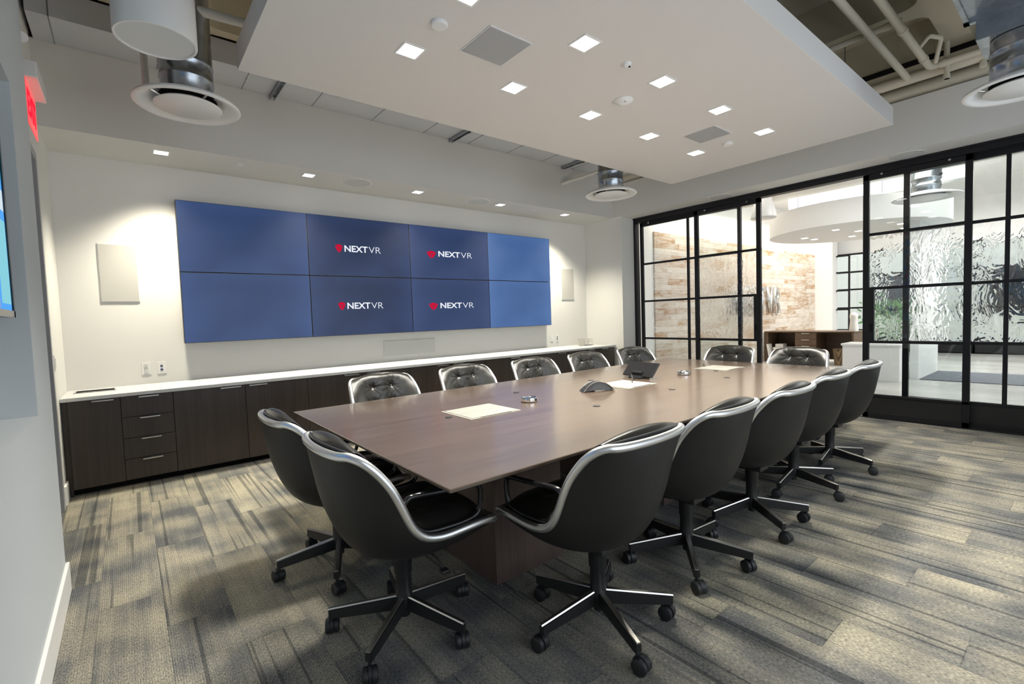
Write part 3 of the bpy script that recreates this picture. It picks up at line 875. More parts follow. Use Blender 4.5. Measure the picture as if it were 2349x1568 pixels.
# ------------------------------------------------------------------ exit sign, television, niche items
ex = thing('exit_sign', 'red lit exit sign with a white housing on the left wall', 'exit sign', (-.355, 3.98, 2.59))
MB().box((-.045, -.20, .185), (.055, .20, .275), .006).build('sign_housing', M_WHITE, ex)
MB().box((-.072, -.05, .20), (-.030, .05, .25), .003).build('wall_bracket', M_WHITE, ex)
def m_exitpanel():
    m = mat('edge-lit acrylic', (.9, .25, .25), .1, emit=(1.0, .015, .04), estr=.55)
    m.node_tree.nodes['Principled BSDF'].inputs['Alpha'].default_value = .75
    return m
pnl = MB().box((-.003, -.19, -.06), (.003, .19, .19), .001).build('sign_panel', m_exitpanel(), ex)
text('sign_lettering', 'EXIT', M_RED, ex, (.0032, -.16, -.01), .32, .15, .02, .0012, '+x')
cm = thing('security_camera', 'small white bullet camera above the exit sign', 'camera', (XL, 4.1, 3.12))
MB().cyl((0, 0, 0), (.05, 0, 0), .028).build('camera_mount', M_WHITE, cm, True)
MB().cyl((.055, .03, .015), (.075, -.13, -.055), .03).build('camera_body', M_WHITE, cm, True)

tv = thing('wall_television', 'flat television with a teal picture in the left wall niche', 'television', (-.345, 2.006, 1.841))
MB().box((-.045, -.725, -.43), (0, .725, .43), .004).build('tv_housing', M_GLOSSB, tv)
MB().box((-.119, -.25, -.2), (-.045, .25, .2)).build('tv_mount', M_BLKPL, tv)
bz = MB()
for lo, hi in (((0, -.725, -.43), (.007, .725, -.405)), ((0, -.725, .408), (.007, .725, .43)), ((0, .700, -.43), (.007, .725, .43)), ((0, -.725, -.43), (.007, -.700, .43))): bz.box(lo, hi)
bz.build('tv_bezel', M_GLOSSB, tv)
scr = MB().box((-.001, -.708, -.410), (.0012, .708, .413)).build('tv_screen', m_emit('tv blue', (.08, .32, .75), 1.1), tv)
for (y0, y1, z0, z1, c, s) in ((-.70, -.25, -.40, .40, (.02, .10, .60), 1.2), (-.2, .25, -.1, .40, (.05, .55, .70), 1.0), (.30, .45, -.12, .30, (.05, .50, .62), .9), (.52, .69, -.38, -.06, (.25, .62, .72), .9),
                               (.30, .69, -.02, .06, (.75, .85, .92), .8), (.50, .69, .10, .36, (.06, .45, .62), .9), (.2, .48, -.40, -.2, (.35, .38, .72), .8)):
    MB().box((.0012, y0, z0), (.0020, y1, z1)).build('picture_block', m_emit('tv tile', c, s), scr)
tag(MB().box((-.445, 1.55, .99), (-.345, 2.21, 1.035), .004).build('set_top_box', M_CARDB), 'low grey box lying on the niche ledge under the television', 'box')

# ------------------------------------------------------------------ conference table
tb = thing('conference_table', 'long dark walnut conference table with rectangular pedestals', 'table', (3.2, 2.48, 0))
ox, oy = 3.2, 2.48
top = [(.862, 1.445), (5.475, 1.445), (5.53, 3.585), (3.4, 3.545), (.872, 3.525)]
bm = bmesh.new()
def ring(inset, z):
    c = Vector((3.2, 2.5)); out = []
    for x, y in top:
        sx = -1 if x > c.x else 1; sy = -1 if y > c.y else 1
        if abs(x - 3.4) < .01: sx = 0
        out.append(bm.verts.new((x + sx * inset - ox, y + sy * inset - oy, z)))
    return out
R = [ring(.003, .74), ring(0, .737), ring(0, .727), ring(.03, .712), ring(.10, .700)]
bm.faces.new(R[0])
for a, b in zip(R, R[1:]):
    for i in range(5): bm.faces.new((a[i], b[i], b[(i + 1) % 5], a[(i + 1) % 5]))
bm.faces.new(R[-1][::-1])
bmesh.ops.recalc_face_normals(bm, faces=bm.faces)
h = MB(); h.bm.free(); h.bm = bm
h.build('tabletop', M_TABLE, tb)
for x0 in (1.375, 2.837, 4.30):
    MB().box((x0 - ox, 1.885 - oy, 0), (x0 + .465 - ox, 3.085 - oy, .66), .003).build('pedestal', M_PED, tb)
MB().box((1.2 - ox, 2.0 - oy, .655), (5.15 - ox, 2.97 - oy, .702)).build('apron', M_PED, tb)
M_HATCH = mat('brushed silver hatch', (.27, .265, .235), .42, .35)
def hatch(label, x, y, rz=0):
    r = thing('cable_hatch', label, 'cable hatch', (x, y, .74), rz, 'table cable hatches')
    MB().box((-.195, -.178, .0002), (.195, .178, .003), .001).build('hatch_plate', M_HATCH, r)
    for s in (-1, 1):
        q = MB().box((-.178, min(s * .002, s * .165), .003), (.178, max(s * .002, s * .165), .006), .001).build('hatch_lid', M_HATCH, r)
        MB().box((-.12, min(s * .165, s * .172), .0025), (.12, max(s * .165, s * .172), .0045)).build('cable_slot', M_BLACK, r)
    return r
hatch('silver cable hatch nearest the camera end of the table', 1.768, 2.535)
hatch('silver cable hatch in front of the tablet stand', 3.29, 2.545)
hatch('silver cable hatch toward the glass wall end of the table', 4.815, 2.51)
def puck(label, x, y):
    r = thing('power_puck', label, 'power puck', (x, y, .74), .3, 'round power pucks')
    MB().lathe([(.055, .001), (.057, .004), (.057, .031), (.055, .034), (.048, .035), (.045, .030), (.0, .030)], seg=48, cap0=True).build('puck_body', M_CHROME, r, True, 35)
    MB().lathe([(.0572, .001), (.0585, .002), (.0585, .005), (.0572, .006)], seg=48).build('base_ring', M_BLKPL, r, True)
    MB().cyl((0, -.0565, .018), (0, -.0582, .018), .010, seg=20).build('port', M_BLACK, r)
puck('chrome round power puck left of the conference phone', 2.205, 2.555)
puck('chrome round power puck beyond the tablet stand', 4.129, 2.505)
for lab, x, y in (('small black grommet at the near end beside the first cable hatch', 1.52, 2.528), ('small black grommet toward the displays behind the left puck', 2.406, 2.945),
                  ('small black grommet between the near chairs and conference phone', 2.388, 2.086), ('small black grommet behind the conference phone', 3.30, 2.948),
                  ('small black grommet near the chairs beyond the conference phone', 3.284, 2.094), ('small black grommet near the fourth chair by the glass end', 4.152, 2.093), ('small black grommet touching the third cable hatch', 4.574, 2.42)):
    r = thing('table_grommet', lab, 'grommet', (x, y, .74), 0, 'table grommets')
    MB().lathe([(.024, .0003), (.024, .003), (.018, .004)], seg=24, cap0=True, cap1=True).build('grommet_cap', M_BLKPL, r, True)

# conference phone: three-legged arch; long leg toward the camera
ph = thing('conference_phone', 'black arched conference phone with silver sides on the table', 'conference phone', (2.87, 2.50, .74), math.radians(-26))
ph.scale = (.77, .77, .77)
def phone():
    arc = []
    for k in range(25):
        u = -1 + 2 * k / 24
        arc.append((u * .172, .006 + .098 * (1 - abs(u) ** 2.1) ** 1.0))
    def f(u, v):
        k = u * 24; i = min(int(k), 23); t = k - i
        x = arc[i][0] * (1 - t) + arc[i + 1][0] * t; z = arc[i][1] * (1 - t) + arc[i + 1][1] * t
        w = .042 + .018 * abs(2 * u - 1)
        return (x, (v - .5) * 2 * w, z - .004 * (2 * v - 1) ** 2)
    m = MB(); m.grid(f, 24, 6, True); m.build('phone_shell', M_BLKPL, ph, True, 60)
    e = MB()
    for s in (-1, 1):
        pts = [(x, s * (.043 + .018 * abs(x / .172)), z - .002) for x, z in arc]
        e.tube(pts, .0035, False, 6)
    e.build('silver_edge', M_SATIN, ph, True)
    sd = MB()
    for s in (-1, 1):
        top_ = [(x * .93, s * (.038 + .014 * abs(x / .172)), z - .008) for x, z in arc]
        bot = [(x * .93, s * (.034 + .012 * abs(x / .172)), max(.002, .014 * (1 - (x / .172) ** 2))) for x, z in arc]
        for i in range(24):
            q = [top_[i], top_[i + 1], bot[i + 1], bot[i]]
            q = [(a, b, max(c, .001)) for a, b, c in q]
            sd.poly(q if s < 0 else q[::-1])
    sd.build('speaker_side', mat('grey phone speaker cloth', (.085, .095, .105), .5), ph)
    lg = MB()
    lg.grid(lambda u, v: ((v - .5) * (.07 + .01 * u), .02 + .15 * u, .098 * (1 - u ** 1.8) + .006), 12, 4)
    lg.build('rear_leg', M_BLKPL, ph, True)
    MB().box((-.128, -.006, .064), (-.116, .006, .0665)).build('badge', M_SATIN, ph)
phone()

# tablet control panel on a stand, seen from behind
tp = thing('touch_panel', 'black tablet touch panel leaning on a desk stand', 'touch panel', (3.70, 2.70, .74), math.radians(-6))
tl = Matrix.Translation((.02, 0, .078)) @ Matrix.Rotation(math.radians(42), 4, 'Y')
MB().box((-.008, -.178, -.080), (.008, .178, .080), .005, tl).build('panel_body', M_GLOSSB, tp)
MB().box((.0085, -.164, -.068), (.0095, .164, .068), 0, tl).build('panel_screen', mat('dark tablet screen', (.01, .012, .018), .05), tp)
st = MB()
st.prism([(-.075, 0.0), (.06, 0.0), (.055, .012), (.045, .085), (.025, .085), (-.01, .060), (-.03, .035), (-.075, .010)], 1, -.075, .075, .003)
st.build('stand', M_GLOSSB, tp)
MB().cyl((-.026, -.06, .052), (-.026, .06, .052), .015, seg=20).build('stand_hinge', M_STEEL, tp, True)
tag(MB().tube(catmull([(3.37, 2.535, .7485), (3.40, 2.56, .79), (3.45, 2.60, .80), (3.50, 2.63, .775), (3.56, 2.66, .750), (3.60, 2.68, .7465)], False, 8), .0045, False, 8).build('tablet_cable', M_BLKPL, None, True),
    'thin black cable looping from the middle cable hatch to the tablet', 'cable')
tag(MB().tube(catmull([(4.79, 2.655, .7475), (4.80, 2.685, .772), (4.83, 2.70, .774), (4.86, 2.70, .752), (4.865, 2.72, .7445)], False, 6), .004, False, 8).build('cable_loop', M_BLKPL, None, True),
    'small black cable loop behind the far cable hatch', 'cable')

# ------------------------------------------------------------------ chairs
RIM = [(.226, -.302, .871), (.258, -.277, .862), (.278, -.240, .832), (.288, -.204, .790), (.297, -.167, .735), (.300, -.137, .670), (.300, -.112, .610), (.300, -.085, .560),
       (.300, -.048, .524), (.300, .000, .506), (.300, .060, .499), (.300, .150, .503), (.298, .230, .505), (.288, .282, .495), (.262, .312, .482)]
SPINE = [(-.338, .866), (-.338, .832), (-.336, .79), (-.328, .74), (-.320, .69), (-.306, .63), (-.286, .57), (-.258, .505), (-.218, .445), (-.162, .40), (-.090, .372), (.020, .364), (.130, .384), (.240, .428), (.324, .470)]
def lerp_list(L, t):
    k = t * (len(L) - 1); i = min(int(k), len(L) - 2); f = k - i
    return [a * (1 - f) + b * f for a, b in zip(L[i], L[i + 1])]
RIMS = [tuple(v) for v in catmull(RIM, False, 4)]
SPS = [tuple(v)[1:] for v in catmull([(0, a, b) for a, b in SPINE], False, 4)]
def shell_pt(u, v):
    w, ry, rz = lerp_list(RIMS, v); sy, sz = lerp_list(SPS, v)
    th = (u - .5) * PI
    k = 1.0 + .55 * min(v / .12, 1) - .35 * max(0, min((v - .55) / .2, 1))
    c = max(math.cos(th), 0) ** k
    return (w * math.sin(th), ry + (sy - ry) * c, rz + (sz - rz) * c)
EDGE = [(.219, -.292, .872), (.229, -.283, .880), (.242, -.268, .880), (.256, -.249, .866), (.270, -.225, .834), (.282, -.182, .775), (.288, -.139, .690), (.291, -.100, .612), (.289, -.072, .555), (.284, -.045, .520)]
MID = [(-.324, .870), (-.318, .892), (-.297, .910), (-.266, .905), (-.240, .862), (-.226, .785), (-.216, .705), (-.198, .625), (-.168, .560), (-.135, .512)]
EDG = [tuple(v) for v in catmull(EDGE, False, 4)]; MDS = [tuple(v)[1:] for v in catmull([(0, a, b) for a, b in MID], False, 4)]
def tuft(x, z, btns, sig=.040):
    d = 0.0
    for bx, bz in btns:
        dx, dz = x - bx, z - bz; r = math.hypot(dx, dz); a = math.atan2(dz, dx)
        d -= .030 * math.exp(-(r / sig) ** 1.1)
        d += (.0062 * math.sin(11 * a + bx * 40) + .0025 * math.sin(5 * a + 1.3)) * math.exp(-r / .042) * min(r / .012, 1)
        d -= .006 * math.exp(-((dx + .004 * math.sin(dz * 60)) / .007) ** 2) * math.exp(-(abs(dz) / .07) ** 2)
    return d
BT = [(-.088, .795), (.088, .795), (-.088, .655), (.088, .655)]
def back_pt(u, v):
    s = 2 * u - 1
    s = math.sin(s * PI / 2) * .55 + s * .45
    w, ey, ez = lerp_list(EDG, v); my, mz = lerp_list(MDS, v)
    e = abs(s) ** 2.2
    x = w * s; y = my + (ey - my) * e; z = mz + (ez - mz) * e
    if v > .30:
        puff = .018 * (1 - abs(s) ** 6)
        t = tuft(x, z, BT) + puff * min((v - .30) / .1, 1) * math.cos((x / .284) * PI * 1.0) ** 2 * .5
        for zc in (.795, .655):
            if abs(x) < .088: t -= .0035 * math.exp(-((z - zc - .006 * math.cos(x * 18)) / .008) ** 2)
        y += t; 
    return (x, y, z)
SB = [(-.09, .03), (.09, .03), (-.09, .16), (.09, .16)]
def seat_pt(u, v):
    s = 2 * u - 1; t = 2 * v - 1
    ex = abs(s) ** 5; ey = abs(t) ** 5
    x = .283 * s * (1 - .06 * ey) * (1 - .34 * max(0, -t) ** 2); y = .092 + .218 * t * (1 - .05 * ex)
    z = .505 + .052 * (1 - ex) * (1 - ey) + .012 * (1 - s * s)
    if t > .7: z -= .035 * ((t - .7) / .3) ** 2
    z += tuft(x, y, SB) * .8
    return (x, y, z)
def make_chair():
    root = thing('office_chair', '', 'chair', (0, 0, 0), 0, 'swivel chairs around the conference table')
    o = MB().grid(shell_pt, 36, 44).build('shell', M_SHELL, root, True, 180)
    so = o.modifiers.new('thickness', 'SOLIDIFY'); so.thickness = .008; so.offset = -1
    # aluminium rim: closed loop along the shell edge
    loop = [shell_pt(k / 20, 0) for k in range(0, 21)]
    loop += [RIMS[i] for i in range(1, len(RIMS))]
    loop += [shell_pt(1 - k / 20, 1) for k in range(1, 20)]
    loop += [(-p[0], p[1], p[2]) for p in RIMS[::-1]][:-1]
    lp = [Vector(p) for p in loop]
    for _ in range(3): lp = [(lp[i - 1] + lp[i] * 2 + lp[(i + 1) % len(lp)]) / 4 for i in range(len(lp))]
    MB().tube(lp, .0165, True, 14).build('rim', M_ALU, root, True, 180)
    MB().grid(back_pt, 96, 84, True).build('back_cushion', M_LEATHER, root, True, 180)
    bc = root.children[-1] if root.children else None
    pts = [back_pt(k / 30, .10) for k in range(31)]
    MB().tube([(x, y - .006, z) for x, y, z in pts], .0055, False, 6).build('piping', M_BLKPL, root, True)
    for bx, bz in BT[:2]:
        u = .5 + .5 * (bx / .28); best = min((abs(back_pt(uu / 80, vv / 80)[0] - bx) + abs(back_pt(uu / 80, vv / 80)[2] - bz), uu, vv) for uu in range(20, 61) for vv in range(20, 60))
        P = back_pt(best[1] / 80, best[2] / 80)
        MB().lathe([(.0070, -.003), (.0070, .003), (.004, .005)], seg=14, cap0=True, cap1=True, mtx=Matrix.Translation(P) @ Matrix.Rotation(-PI / 2, 4, 'X')).build('button', M_SATIN, root, True)
    MB().grid(seat_pt, 56, 48).build('seat_cushion', M_LEATHER, root, True, 180)
    arm = [(-.030, .534), (.090, .522), (.185, .527), (.222, .550), (.232, .600), (.230, .640), (.205, .658), (.090, .668), (-.060, .682), (-.100, .676), (-.112, .650), (-.085, .590)]
    for s in (-1, 1):
        path = catmull([(s * .279, y, z) for y, z in arm], True, 5)
        MB().tube(path, .0125, True, 10, ry=.0105).build('armrest', M_GLOSSB, root, True, 180)
    MB().lathe([(.022, .060), (.022, .095), (.034, .100), (.036, .165), (.034, .175), (.034, .250), (.038, .255), (.040, .345), (.044, .352), (.044, .380)], seg=28, cap0=True, cap1=True).build('column', M_BLKPL, root, True, 40)
    MB().box((-.06, -.08, .335), (.06, .10, .366), .008).build('tilt_mechanism', M_BLKPL, root)
    lv = MB().tube(catmull([(.05, .05, .365), (.15, .07, .355), (.20, .085, .32)], False, 6), .005, False, 8)
    lv.box((.190, .070, .298), (.222, .105, .312), .004)
    lv.build('lever', M_BLKPL, root, True)
    for k in range(5):
        lg = MB()
        A = [(.025, -.0180, .090), (.025, .0180, .090), (.025, .0155, .150), (.025, -.0155, .150)]
        B = [(.322, -.0150, .074), (.322, .0150, .074), (.322, .0130, .116), (.322, -.0130, .116)]
        va = [lg.bm.verts.new(p) for p in A]; vb = [lg.bm.verts.new(p) for p in B]
        fs = [lg.bm.faces.new(va[::-1]), lg.bm.faces.new(vb)] + [lg.bm.faces.new((va[i], va[(i + 1) % 4], vb[(i + 1) % 4], vb[i])) for i in range(4)]
        bmesh.ops.recalc_face_normals(lg.bm, faces=fs)
        bmesh.ops.bevel(lg.bm, geom=list(lg.bm.edges), offset=.004, segments=2, affect='EDGES')
        leg = lg.build('leg', M_BLKPL, root, True)
        cp = MB()
        A = [(.030, -.0125, .1485), (.030, .0125, .1485), (.030, .009, .1535), (.030, -.009, .1535)]
        B = [(.3235, -.0105, .1145), (.3235, .0105, .1145), (.323, .007, .1195), (.323, -.007, .1195)]
        va = [cp.bm.verts.new(p) for p in A]; vb = [cp.bm.verts.new(p) for p in B]
        fs = [cp.bm.faces.new(va[::-1]), cp.bm.faces.new(vb)] + [cp.bm.faces.new((va[i], va[(i + 1) % 4], vb[(i + 1) % 4], vb[i])) for i in range(4)]
        bmesh.ops.recalc_face_normals(cp.bm, faces=fs)
        cp.build('leg_cap', M_SATIN, leg)
        cs = MB(); a = 1.1 + 1.9 * k; ca, sa = math.cos(a), math.sin(a); cx = .312
        T = Matrix.Translation((cx, 0, 0)) @ Matrix.Rotation(a, 4, 'Z')
        for s in (-1, 1):
            W = T @ Matrix.Translation((.016, s * .0165, .0320)) @ Matrix.Rotation(PI / 2, 4, 'X')
            cs.lathe([(.0, -.0125), (.024, -.0125), (.0305, -.009), (.0320, 0), (.0305, .009), (.024, .0125), (.0, .0125)], seg=24, mtx=W)
        cs.lathe([(.033, -.006), (.033, .006)], seg=24, cap0=True, cap1=True, mtx=T @ Matrix.Translation((.014, 0, .035)) @ Matrix.Rotation(PI / 2, 4, 'X'))
        cs.cyl((cx, 0, .05), (cx, 0, .092), .007, seg=10)
        cs.build('caster', M_CAST, leg, True, 40)
        leg.rotation_euler = (0, 0, 2 * PI * k / 5)
    return root
chair0 = make_chair()
used = []
def place(x, y, face, base, label, slide=(0, 0)):
    """face: direction the sitter looks (deg from +x); base: angle of one leg (deg from +x)"""
    c = chair0 if not used else copy_tree(chair0)
    used.append(1)
    c.location = (x, y, 0); rz = face - 90; c.rotation_euler = (0, 0, math.radians(rz)); c['label'] = label
    k = 0
    for ch in c.children:
        if ch.name.split('.')[0] == 'leg':
            ch.rotation_euler = (0, 0, math.radians(base - rz + 72 * k)); k += 1
        if ch.name.split('.')[0] in ('leg', 'column', 'lever', 'tilt_mechanism'):
            ch.location = (slide[0], slide[1], 0)      # seat pushed forward over its base
CH = 'black leather swivel chair with aluminium rim '
place(.880, 1.900, 0, 3, CH + 'at the near table end, right of two')
place(.862, 2.663, 0, 32, CH + 'at the near table end, left of two')
NEARX = [1.528, 2.285, 3.038, 3.827, 4.59]
NB = [32, 3, 19, 40, 42]
pos = ['first', 'second', 'third', 'fourth', 'fifth']
for k in range(5):
    place(NEARX[k], [1.385, 1.415, 1.41, 1.445, 1.445][k], [90, 91, 91, 90.5, 90.5][k], NB[k], '%s black swivel chair with its back turned along the near long table side' % pos[k], (.009, [-.025, -.026, -.028, -.014, -.014][k]))
FARX = [1.67, 2.51, 3.37, 4.21, 5.10]
FA = [-88, -89, -92, -92, -98]
for k in range(5):
    place(FARX[k], 3.585, FA[k], 17 + 11 * k, '%s tufted black swivel chair from the left along the table side by the cabinets' % pos[k])
place(5.53, 2.865, 180, 8, 'tufted black swivel chair at the far table end before the sliding glass door')
place(5.53, 2.095, 180, 30, 'tufted black swivel chair at the far table end in front of the open doorway')

# ------------------------------------------------------------------ lobby beyond the glass
LX1 = 17.0; YP = 5.45
struct(MB().box((XG + .06, -6, -.1), (LX1 + .2, YP + .1, 0)).build('floor_lobby', M_CONC), 'polished concrete lobby floor')
lb = MB().box((XG + .09, YP + .03, 0), (LX1 + .2, YP + .2, 4.2)).box((XG + .09, YR + .005, 0), (7.0, YP + .05, 4.2))
struct(lb.build('wall_lobby_back', M_LOBBY), 'white lobby wall above the planks')
struct(MB().box((8.02, YP, 0), (16.25, YP + .032, 2.90)).build('wall_lobby_planks', M_PLANK), 'whitewashed reclaimed plank feature wall in the lobby')
struct(MB().box((XG + .09, -6, 4.0), (LX1 + .3, YP + .2, 4.1)).build('ceiling_lobby', M_LOBBY), 'white lobby ceiling')
struct(MB().box((XG + .09, -6.2, 0), (LX1 + .3, -6, 4.2)).build('wall_lobby_side', M_LOBBY))
struct(MB().box((16.28, 5.0, 0), (16.7, YP + .03, 4.0)).build('wall_lobby_pier', M_LOBBY), 'white pier at the end of the plank wall')
fl = MB().box((LX1, 5.25, 0), (LX1 + .15, YP + .1, 4.2)).box((LX1, 4.35, 0), (LX1 + .15, 5.25, .6)).box((LX1, -6, 2.90), (LX1 + .15, 5.25, 4.2))
struct(fl.build('wall_lobby_far', M_LOBBY), 'far lobby wall over the storefront glazing')
def grid_window(name, label, x, y0, y1, z0, z1, nv, hs, kick=None):
    r = sempty(name, label, (x, (y0 + y1) / 2, 0)); oy_ = (y0 + y1) / 2
    f = MB()
    for k in range(nv + 1):
        y = y0 + (y1 - y0) * k / nv; f.box((-.03, y - oy_ - .03, z0), (.03, y - oy_ + .03, z1))
    for z in [z0] + hs + [z1]: f.box((-.03, y0 - oy_, z - .025), (.03, y1 - oy_, z + .025))
    f.build('window_frame', M_STEEL, r)
    MB().box((-.004, y0 - oy_, z0), (.004, y1 - oy_, z1)).build('pane', M_GLASS, r)
    if kick: MB().box((-.03, y0 - oy_, z0), (.03, y1 - oy_, kick)).build('kick_plate', M_STEEL, r)
grid_window('window_5', 'steel casement window at the end of the lobby', LX1 - .02, 4.38, 5.22, .62, 2.88, 1, [2.35, 1.83, 1.28])
grid_window('window_6', 'black steel storefront at the far end of the lobby', LX1 + .05, -5.9, 4.33, 0, 2.88, 9, [2.2, 1.2], .30)
oc = thing('casement_sash', 'open black steel casement sash in front of the far lobby window', 'window sash', (16.6, 4.95, .62))
f = MB()
for y in (-.28, .28): f.box((-.02, y - .022, 0), (.02, y + .022, 2.2))
for z in (0, .62, 1.18, 1.72, 2.2): f.box((-.02, -.28, z - .02), (.02, .28, z + .02))
f.build('sash_frame', M_STEEL, oc)
MB().box((-.05, .26, .2), (-.03, .30, .9)).build('stay_arm', M_STEEL, oc)
struct(MB().box((10.9, 2.02, 0), (12.5, 2.14, 3.6)).build('wall_lobby_partition', M_LOBBY), 'white lobby partition behind the glass door')
# exterior
struct(MB().box((LX1 + .3, -14, -.12), (40, 14, -.02)).build('floor_exterior', mat('pale paving', (.5, .5, .48), .8)), 'paving outside the lobby')
bd = thing('street_building', 'tan building across the street beyond the lobby storefront', 'building', (23.2, 0, -.02))
MB().box((0, -14, 0), (.4, 14, 4.2)).build('facade', mat('tan facade', (.56, .52, .44), .8), bd)
for k in range(8):
    y = -11.5 + 3.1 * k
    MB().box((-.02, y, .9), (.05, y + 1.5, 2.5)).build('window', M_GLOSSB, bd)
def hedge(label, x, y, sx, sy, h, seed):
    rnd = random.Random(seed); m = MB()
    for _ in range(420):
        p = Vector((rnd.uniform(-sx, sx), rnd.uniform(-sy, sy), rnd.uniform(.02, h))); s = rnd.uniform(.06, .14)
        a = Vector((rnd.uniform(-1, 1), rnd.uniform(-1, 1), rnd.uniform(-.3, 1))).normalized(); b = a.orthogonal().normalized()
        m.poly([p - a * s, p + b * s * .45, p + a * s, p - b * s * .45])
    r = thing('shrub', label, 'shrub', (x, y, -.02))
    lm = mat('shrub leaves', (.10, .22, .05), .6); m.build('foliage', lm, r)
    MB().cyl((0, 0, 0), (0, 0, h * .5), .05, .03, 8).build('trunk', mat('shrub bark', (.12, .08, .05), .9), r)
hedge('green shrub outside behind the sliding door glass', 19.0, 4.0, .8, .9, 1.5, 1)
hedge('low green shrub outside past the storefront, to the right', 20.0, -2.0, .7, .8, .9, 2)

# lobby furnishings
dk = thing('lobby_desk', 'long brown lobby desk with drawers under the plank wall', 'desk', (13.1, 4.4, 0))
MB().box((-.36, -.92, .735), (.36, 1.03, .765), .003).build('desk_top', M_DESK, dk)
MB().box((-.34, .95, 0), (.34, 1.02, .735)).build('side_panel', M_DESK, dk)
MB().box((-.34, -.90, 0), (.34, -.86, .735)).build('side_panel', M_DESK, dk)
MB().box((.30, -.86, .05), (.34, .95, .735)).build('back_panel', M_DESK, dk)
MB().box((-.33, -.15, .02), (.30, .32, .735)).build('drawer_pedestal', M_DESK, dk)
for k in range(3):
    z = .735 - .155 * (k + 1)
    q = MB().box((-.345, -.145, z + .003), (-.33, .315, z + .152), .002).build('drawer', M_DESK, dk)
    MB().box((-.365, .0, z + .125), (-.345, .17, z + .140), .001).build('handle', M_SATIN, q)
MB().box((-.33, .33, .02), (.30, .95, .06)).build('lower_shelf', M_DESK, dk)
pr = thing('office_printer', 'white office printer under the left side of the lobby desk', 'printer', (12.98, 5.03, .06))
MB().box((-.20, -.22, 0), (.24, .22, .22), .01).build('printer_body', M_CARDB, pr)
MB().box((-.20, -.21, .235), (.22, .21, .30), .012).build('scanner_lid', M_CARDB, pr)
MB().box((-.10, -.20, .22), (.20, .20, .236)).build('scanner_neck', M_BLKPL, pr)
MB().box((-.206, -.12, .13), (-.199, .12, .155)).build('paper_slot', M_BLACK, pr)
MB().box((-.12, .0, .30), (.12, .19, .38), .015).build('document_feeder', M_CARDB, pr)
tag(MB().prism([(0, 0), (.03, 0), (.09, .38), (.06, .38)], 0, 12.66, 12.9).build('paper_file', M_CARDB), 'white file leaning beside the lobby printer', 'file')
bpy.data.objects['paper_file'].location = (0, 5.26, .06)
bs = thing('wicker_basket', 'brown wicker waste basket under the lobby desk', 'basket', (12.62, 3.72, 0))
def m_wicker():
    m = mat('wicker', (.20, .13, .07), .8); t = NT(m)
    w_ = t.n('ShaderNodeTexWave'); w_.inputs['Scale'].default_value = 18; w_.inputs['Distortion'].default_value = 2
    t.l(t.coord('Object', (1, 1, 2)), w_.inputs['Vector'])
    t.l(t.ramp(w_.outputs['Fac'], [(0, (.07, .045, .025)), (1, (.26, .18, .10))]), t.b.inputs['Base Color'])
    t.bump(w_.outputs['Fac'], .6, .01)
    return m
MB().lathe([(0, .005), (.11, 0), (.14, .36), (.145, .37), (.13, .36), (.10, .02), (0, .02)], seg=32).build('basket_body', m_wicker(), bs, True)
sc_ = thing('white_sculpture', 'white rounded sculpture on the right end of the lobby desk', 'sculpture', (12.95, 3.55, .765))
MB().lathe([(.0, 0), (.085, 0), (.09, .05), (.075, .18), (.07, .26), (.082, .33), (.075, .39), (.04, .42), (.0, .425)], seg=28).build('sculpture_body', M_WHITE, sc_, True, 80)
rc = thing('reception_counter', 'low white reception counter beyond the doorway', 'counter', (10.55, 2.58, 0))
MB().box((-.26, -.42, 0), (.26, .42, .62), .004).build('counter_body', M_WHITE, rc)
MB().box((-.28, -.44, .62), (.28, .44, .655), .004).build('counter_top', M_WHITE, rc)
def m_rug():
    m = mat('dark grey entrance mat', (.09, .10, .12), .95); t = NT(m)
    t.l(t.ramp(t.noise(t.coord('Object'), 60, 3), [(.3, (.07, .08, .10)), (.7, (.15, .165, .19))]), t.b.inputs['Base Color'])
    return m
tag(MB().box((10.87, -2.2, 0), (12.4, 2.0, .012), .004).build('entrance_mat', m_rug()), 'dark grey entrance mat on the concrete lobby floor', 'mat')
# metal letters on the plank wall
sg = thing('wall_sign', 'raised polished metal NEXTVR letters on the plank wall', 'sign', (11.0, YP, 1.22))
xl = [.0, .44, .86, 1.30, 1.78, 2.22]
for ch, x in zip('NEXTVR', xl):
    text('sign_letter', ch, M_CHROME, sg, (x, -.03, 0), .36 if ch != 'T' else .40, .68, .012, .07)
    MB().cyl((x + .18, 0, .34), (x + .18, -.035, .34), .02, seg=8).build('letter_standoff', M_CHROME, sg)
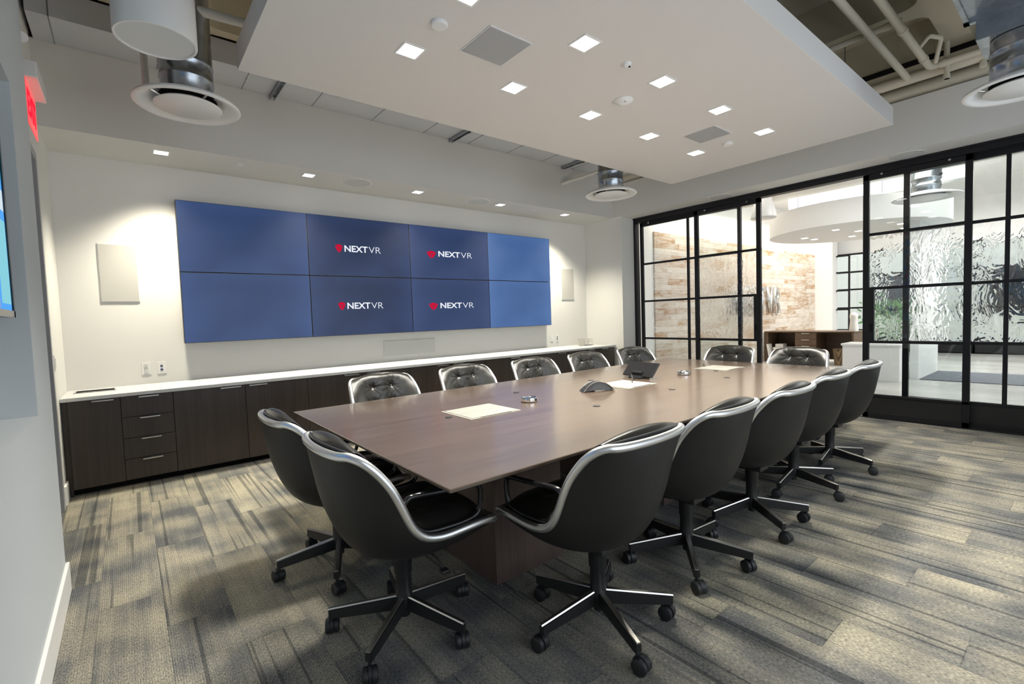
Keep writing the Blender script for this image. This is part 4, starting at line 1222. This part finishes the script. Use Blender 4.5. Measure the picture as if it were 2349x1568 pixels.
# circular ceiling cloud
cc = thing('round_ceiling_cloud', 'round white ceiling canopy over the lobby reception', 'ceiling panel', (11.32, 3.12, 2.80))
MB().lathe([(0, 0), (1.46, 0), (1.46, .42), (0, .42)], seg=96).build('canopy_body', M_LOBBY, cc, True, 30)
for a in range(4):
    MB().cyl((1.0 * math.cos(a * PI / 2 + .7), 1.0 * math.sin(a * PI / 2 + .7), .42), (1.0 * math.cos(a * PI / 2 + .7), 1.0 * math.sin(a * PI / 2 + .7), 1.2), .008, seg=8).build('hanger_rod', M_GALV, cc)
for k, (x, y) in enumerate(((11.2, 3.95), (11.6, 3.9), (10.6, 3.2), (11.2, 3.0), (11.9, 3.3), (11.0, 2.3), (11.7, 2.4))):
    r = thing('canopy_downlight', ['small downlight at the left edge of the lobby canopy', 'small downlight nearest the plank wall in the lobby canopy', 'small downlight at the front of the lobby canopy', 'small downlight amid the lobby canopy',
        'small downlight at the back of the lobby canopy', 'small downlight at the front right of the lobby canopy', 'small downlight at the far right of the lobby canopy'][k], 'ceiling light', (x, y, 2.80), 0, 'lobby canopy downlights')
    MB().box((-.06, -.06, -.006), (.06, .06, 0)).build('trim_frame', M_WHITE, r)
    MB().box((-.05, -.05, -.009), (.05, .05, -.005)).build('diffuser', M_LEDL, r)
area((12.1, 5.10, 3.60), 8.2, .06, 62, (1.0, .88, .72), (0, .30, -1), 120)
lt = thing('linear_light', 'long bright linear light panel above the lobby canopy', 'ceiling light', (11.0, 3.0, 3.40))
MB().box((-.10, -1.55, 0), (.10, 1.15, .30)).build('light_housing', M_WHITE, lt)
MB().box((-.104, -1.54, .01), (-.100, 1.14, .29)).build('diffuser', M_COVE, lt)
ld = thing('lobby_duct', 'long beige painted duct under the lobby ceiling', 'duct', (9.75, 1.6, 3.42))
MB().box((-.25, -4.0, 0), (.25, 3.2, .40), .004).build('duct_body', mat('beige painted duct', (.62, .61, .56), .5), ld)
cn = thing('cone_pendant', 'white cone pendant speaker inside the lobby near the doorway', 'pendant', (9.0, 3.84, 2.96))
MB().lathe([(.0, .0), (.20, .0), (.212, .01), (.212, .03), (.13, .36), (.10, .40), (.0, .41)], seg=40).build('cone_body', M_WHITE, cn, True, 50)
MB().cyl((0, 0, .40), (0, 0, 1.04), .01).build('pendant_stem', M_WPIPE, cn)
gd = thing('lobby_galvanised_duct', 'galvanised rectangular duct in the lobby behind the right glass', 'duct', (9.1, 0.2, 3.46))
MB().box((-.30, -1.2, 0), (.30, 1.62, .38), .003).build('duct_body', M_GALV, gd)
diffuser('round white air diffuser in the lobby behind the right glass door', 9.10, 1.62, 2.86, .40, 3.455, .17)
